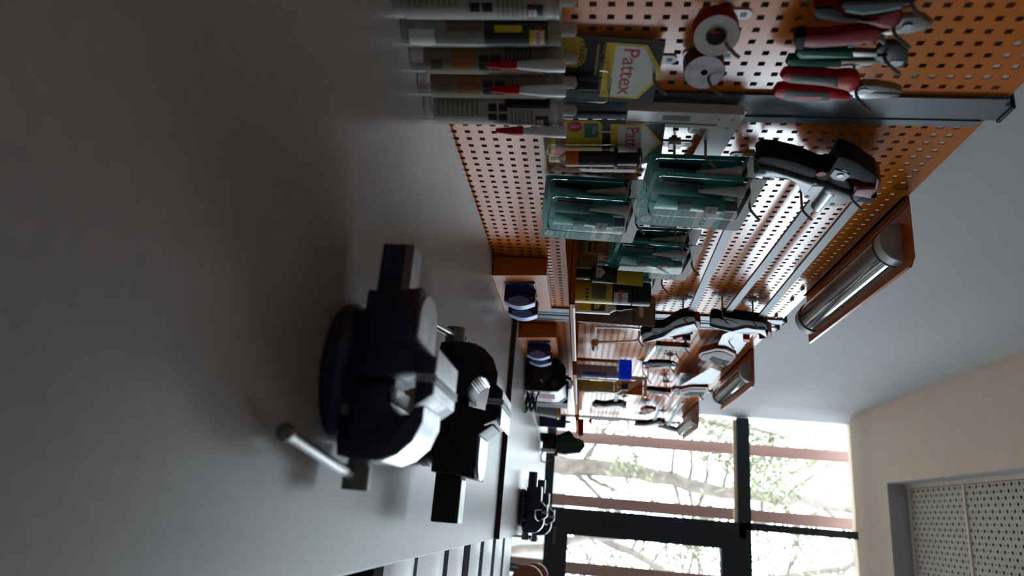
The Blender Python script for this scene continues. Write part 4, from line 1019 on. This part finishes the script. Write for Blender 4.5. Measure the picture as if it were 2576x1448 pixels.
B().prism(rrect(-.02, .02, .186, .198, .005), -.0006, 0, 'XZ').out('hang_slot', white, t, 0); B().box(-.044, -.030, -.0006, 0, .204, .222).out('red_mark', pred, t, 0)
B().cyl((.0, -.012, .03), (.0, -.012, .105), .009, n=16).out('tube', lgrey, t); B().cyl((0, -.012, .105), (0, -.012, .135), .008, .003, n=14).out('tip', milky, t)
B().box(-.008, .008, -.022, -.021, .040, .060).out('tube_label', pred, t, 0)
B().prism(rrect(-.024, .024, .01, .15, .01), -.024, 0, 'XZ', bev=.006).out('blister', clear, t)
t = thing('plastic_tub', 'clear plastic tub with a bright blue lid on the shelf', 'tub', (.118, 2.60, ST))
B().lathe([(0, 0), (.036, 0), (.038, .004), (.038, .168)], 30).out('tub', CLEAR('tub_plastic', tint=(.92, .90, .86), body=.30, bodycol=(.6, .55, .5)), t)
B().lathe([(.0375, .166), (.040, .168), (.040, .208), (.038, .212), (0, .212)], 30).out('lid', bblue, t)
lb = cylpatch(.0383, -1.0, .8, .03, .12, P('violet_print', (64, 56, 130), .5), t, 'label'); cylpatch(.0386, -.4, .5, .09, .115, yellow, lb, 'print'); cylpatch(.0386, .1, .5, .125, .140, pred, t, 'print')
t = thing('oil_bottle', 'bottle of olive coloured oil with a dark cap on the shelf', 'bottle', (.116, 2.95, ST))
B().lathe([(0, 0), (.032, 0), (.034, .004), (.034, .172), (.030, .184), (.016, .196), (.014, .200)], 28).out('bottle', CLEAR('bottle_plastic', tint=(.9, .9, .7), body=.1), t)
B().lathe([(0, .003), (.0325, .003), (.0325, .160), (0, .160)], 28).out('oil', olive, t)
B().lathe([(.0145, .196), (.0155, .198), (.0155, .222), (0, .224)], 20).out('cap', dblue, t)
t = thing('oil_bottle', 'dark violet and yellow labelled flat bottle between the tub and the olive bottle', 'bottle', (.100, 2.77, ST))
B().prism(rrect(-.03, .03, -.018, .018, .012), 0, .165, 'XY').out('bottle', P('violet_bottle', (60, 52, 84), .4), t); B().cyl((0, 0, .165), (0, 0, .195), .012, n=16).out('cap', dblue, t)
B().box(.0302, .0306, -.014, .014, .06, .11).out('label', yellow, t, 0)
t = thing('scraper', 'red handled scraper lying across the end of the window shelf', 'scraper', (.10, 4.40, ST), (0, 0, math.radians(-20)))
B().box(-.03, .085, -.013, .013, 0, .044, bev=.004).out('handle', dred, t); B().box(.085, .15, -.016, .016, .029, .032).out('blade', white, t, 0)
t = thing('paper_label', 'small blue-grey label on the double post above the shelf', 'label', (.0065, 2.20, .245))
t2 = B().box(0, .0006, 0, .060, 0, .030).out('sheet', P('label_blue_grey', (120, 138, 170), .5), t, 0)

# ================================================================== things on the far bench
Z2 = .0161
t = thing('welder', 'black welding inverter with a ribbed fan grille facing the camera', 'welder', (.045, 2.80, Z2))
W, D, H = .135, .34, .150
prof = [(0, .006), (0, H - .02), (.03, H + .012), (W - .03, H + .02), (W, H - .012), (W + .004, .10), (W + .002, .006)]
B().prism(prof, 0, .03, 'XZ', bev=.004).out('front_panel', black, t); B().prism(prof, D - .03, D, 'XZ', bev=.004).out('rear_panel', black, t)
sh = B().prism([(.004, .010), (.004, H - .022), (.03, H + .008), (W - .03, H + .015), (W - .004, H - .016), (W, .10), (W - .002, .010)], .03, D - .03, 'XZ').out('shell', P('silver_shell', (196, 188, 190), .3, .4), t)
B().box(W - .002, W + .001, .10, .2, .05, .12).out('red_label', P('magenta_print', (146, 40, 72), .4), sh, 0)
for k in range(6): B().box(W - .001, W + .0015, .06 + k * .035, .08 + k * .035, .022, .036).out('vent', dgrey, sh, 0)
for r in (.010, .017, .024, .031, .038):
    B().tube([(.058 + r * math.cos(2 * PI * k / 28), -.002, .070 + r * math.sin(2 * PI * k / 28)) for k in range(28)], .0013, 6, closed=True).out('grille_ring', grey, t)
for k in range(3):
    a = k * PI / 3; B().tube([(.058 - .038 * math.cos(a), -.003, .07 - .038 * math.sin(a)), (.058 + .038 * math.cos(a), -.003, .07 + .038 * math.sin(a))], .001, 5).out('grille_spoke', dgrey, t)
B().box(.095, .115, -.003, 0, .110, .135, bev=.001).out('switch', dgrey, t, 0); B().cyl((.100, -.002, .050), (.100, -.008, .050), .009, n=14).out('red_socket', dred, t)
for q in ((.01, .014), (W - .012, .014), (.02, H - .008), (W - .02, H - .006)): B().cyl((q[0], -.001, q[1]), (q[0], .001, q[1]), .003, n=8).out('screw', steel, t)
for s in (.06, D - .06): 
    B().box(.02, W - .02, s - .01, s + .01, -.0, .0065).out('foot', blackr, t, 0)
B().tube([(W / 2, .05, H + .006), (W / 2, .07, H + .030), (W / 2, D - .07, H + .030), (W / 2, D - .05, H + .006)], .008, 10).out('carry_handle', black, t)
t = thing('power_cable', 'coiled black mains cable on the bench in front of the welder', 'cable', (.225, 2.86, Z2))
pts = []
for k in range(70):
    a = 2 * PI * k / 17; rr = .040 + .006 * math.sin(k * .7); pts.append((rr * math.cos(a), rr * 1.1 * math.sin(a), .006 + .0045 * k / 17 * 2 + .004 * math.sin(k * 1.3)))
B().tube(pts, .0042, 7).out('coil', black, t)
B().tube([pts[-1], (-.02, -.02, .05), (-.06, -.06, .07), (-.075, -.085, .075), (-.083, -.1095, .066)], .0042, 7).out('lead', black, t)
t = thing('plastic_crate', 'black slatted plastic crate behind the welder', 'crate', (.03, 3.22, Z2))
for k in range(7): B().box(0, .13, 0, .004, .01 + k * .022, .024 + k * .022).out('slat', black, t, 0)
for x in (0, .126): B().box(x, x + .006, -.001, .16, 0, .165).out('upright', black, t, 0)
B().box(0, .13, .156, .16, 0, .165).out('back', black, t, 0); B().box(0, .13, 0, .16, 0, .006).out('bottom', black, t, 0)
t = thing('storage_tub', 'grey tub with a black and yellow rim standing behind the welder cable', 'tub', (.13, 3.62, Z2))
B().lathe([(0, 0), (.040, 0), (.052, .110), (.050, .110), (.038, .004), (0, .004)], 28).out('tub', P('grey_tub', (150, 158, 160), .35), t)
B().lathe([(.052, .104), (.056, .106), (.056, .122), (.050, .124)], 28).out('rim', black, t); B().lathe([(.0562, .108), (.0566, .109), (.0566, .116), (.0562, .117)], 28).out('stripe', yellow, t)
B().lathe([(0, .122), (.050, .124)], 28).out('lid', lgrey, t)
t = thing('tool_case', 'dark blue tool case standing on end beside the grey tub', 'case', (.150, 3.97, Z2), (0, 0, .15))
B().box(-.035, .035, -.06, .06, 0, .145, bev=.008).out('shell', dblue, t); B().tube([(0, -.05, .145), (0, -.04, .172), (0, .04, .172), (0, .05, .145)], .006, 8).out('handle', dblue, t)
for s in (-.03, .03): B().box(.034, .040, s - .01, s + .01, .06, .085, bev=.001).out('latch', lblue, t, 0)
t = thing('saw_guide', 'long steel rule with a dark handle lying on the far bench', 'rule', (.17, 3.06, Z2), (0, 0, math.atan2(1.44, .135) - PI / 2))
B().box(-.007, .007, -.08, .06, 0, .016, bev=.003).out('handle', P('dark_handle', (60, 52, 46), .5), t); B().box(-.006, .006, .06, .95, .002, .008).out('blade', steel, t, 0)
# dark green power tool on a chrome foot
t = thing('jigsaw', 'dark green and black power tool with a chrome foot, red knob and looped cable', 'power tool', (.245, 4.20, Z2))
B().prism([(-.045, .010), (.045, .010), (.045, .085), (-.045, .085)], -.05, .05, 'XZ', bev=.004).out('motor_base', black, t)
hs = B().prism([(-.040, .075), (.020, .062), (.062, .088), (.068, .150), (.054, .232), (.010, .262), (-.020, .250), (-.036, .196), (-.070, .170), (-.048, .120)], -.036, .036, 'XZ', bev=.006).out('housing', P('dark_green_housing', (16, 50, 46), .35), t)
B().prism([(-.048, .115), (-.075, .168), (-.028, .188), (-.012, .120)], -.046, -.034, 'XZ', bev=.002).out('guard', P('dark_green_housing', (16, 50, 46), .35), hs)
B().prism([(.0, .10), (.05, .13), (.052, .14), (-.004, .108)], -.040, -.035, 'XZ').out('trim_line', dgrey, hs, 0)
B().box(.040, .062, -.045, .045, .004, .082, bev=.003).out('chrome_foot', chrome, t, 0)
for k in range(6): B().cyl((.045, -.04 + k * .016, .086), (.045, -.04 + k * .016, .092), .004, n=8).out('gear_pin', chrome, t)
B().cyl((.060, -.02, .088), (.082, -.02, .092), .012, n=16).out('red_knob', dred, t)
B().tube([(.05, -.04, .02), (.085, -.05, .006), (.118, -.03, .010), (.122, 0, .036), (.10, .02, .058), (.06, .02, .06)], .0045, 8).out('cable', black, t)
B().box(-.045, .0, -.05, .05, 0, .010).out('base_plate', black, t, 0)
for k in range(3):
    t = thing('hand_lever', ['black lever of the stand lying nearest the tool case', 'black lever of the stand between two others', 'black lever of the stand nearest the green tool'][k], 'lever', (.120 + .018 * k, 4.12 + .03 * k, Z2), group='levers on the far bench')
    B().tube([(0, 0, .004), (.004, .01, .05), (.010, .03, .075), (.012, .06, .08)], .0045, 8).out('arm', black, t); B().ball((.012, .06, .08), .008, 8).out('knob', black, t)

# ================================================================== chairs behind the bench corner
for k, (x, y, lb) in enumerate(((1.035, 3.62, 'brown bentwood chair at the far bench, nearer of two'), (1.060, 4.22, 'brown bentwood chair at the far bench, farther of two'))):
    t = thing('chair', lb, 'chair', (x, y, ZF), (0, 0, math.radians(8)), 'brown chairs')
    wood = P('brown_bentwood', (150, 84, 54), .4, var=.15, scale=14, stretch=(1, 1, .3))
    pts = [(-.20 + .0 * i, 0) for i in range(1)]
    n = 18; prof = []
    b = B(); a0 = rrect(-.14, .14, .835, .985, .068, 6)
    b.prism(a0, -.010, .010, 'XZ', bev=.003); b.out('backrest', wood, t)
    B().prism(rrect(-.18, .18, .03, .41, .06, 5), .44, .456, 'XY', bev=.003).out('seat', wood, t)
    for sx in (-1, 1):
        B().tube([(sx * .10, .012, .93), (sx * .13, .03, .60), (sx * .15, .05, .44), (sx * .17, .03, 0)], .011, 8).out('rear_leg', steel_d, t)
        B().tube([(sx * .15, .37, .44), (sx * .17, .40, 0)], .011, 8).out('front_leg', steel_d, t)
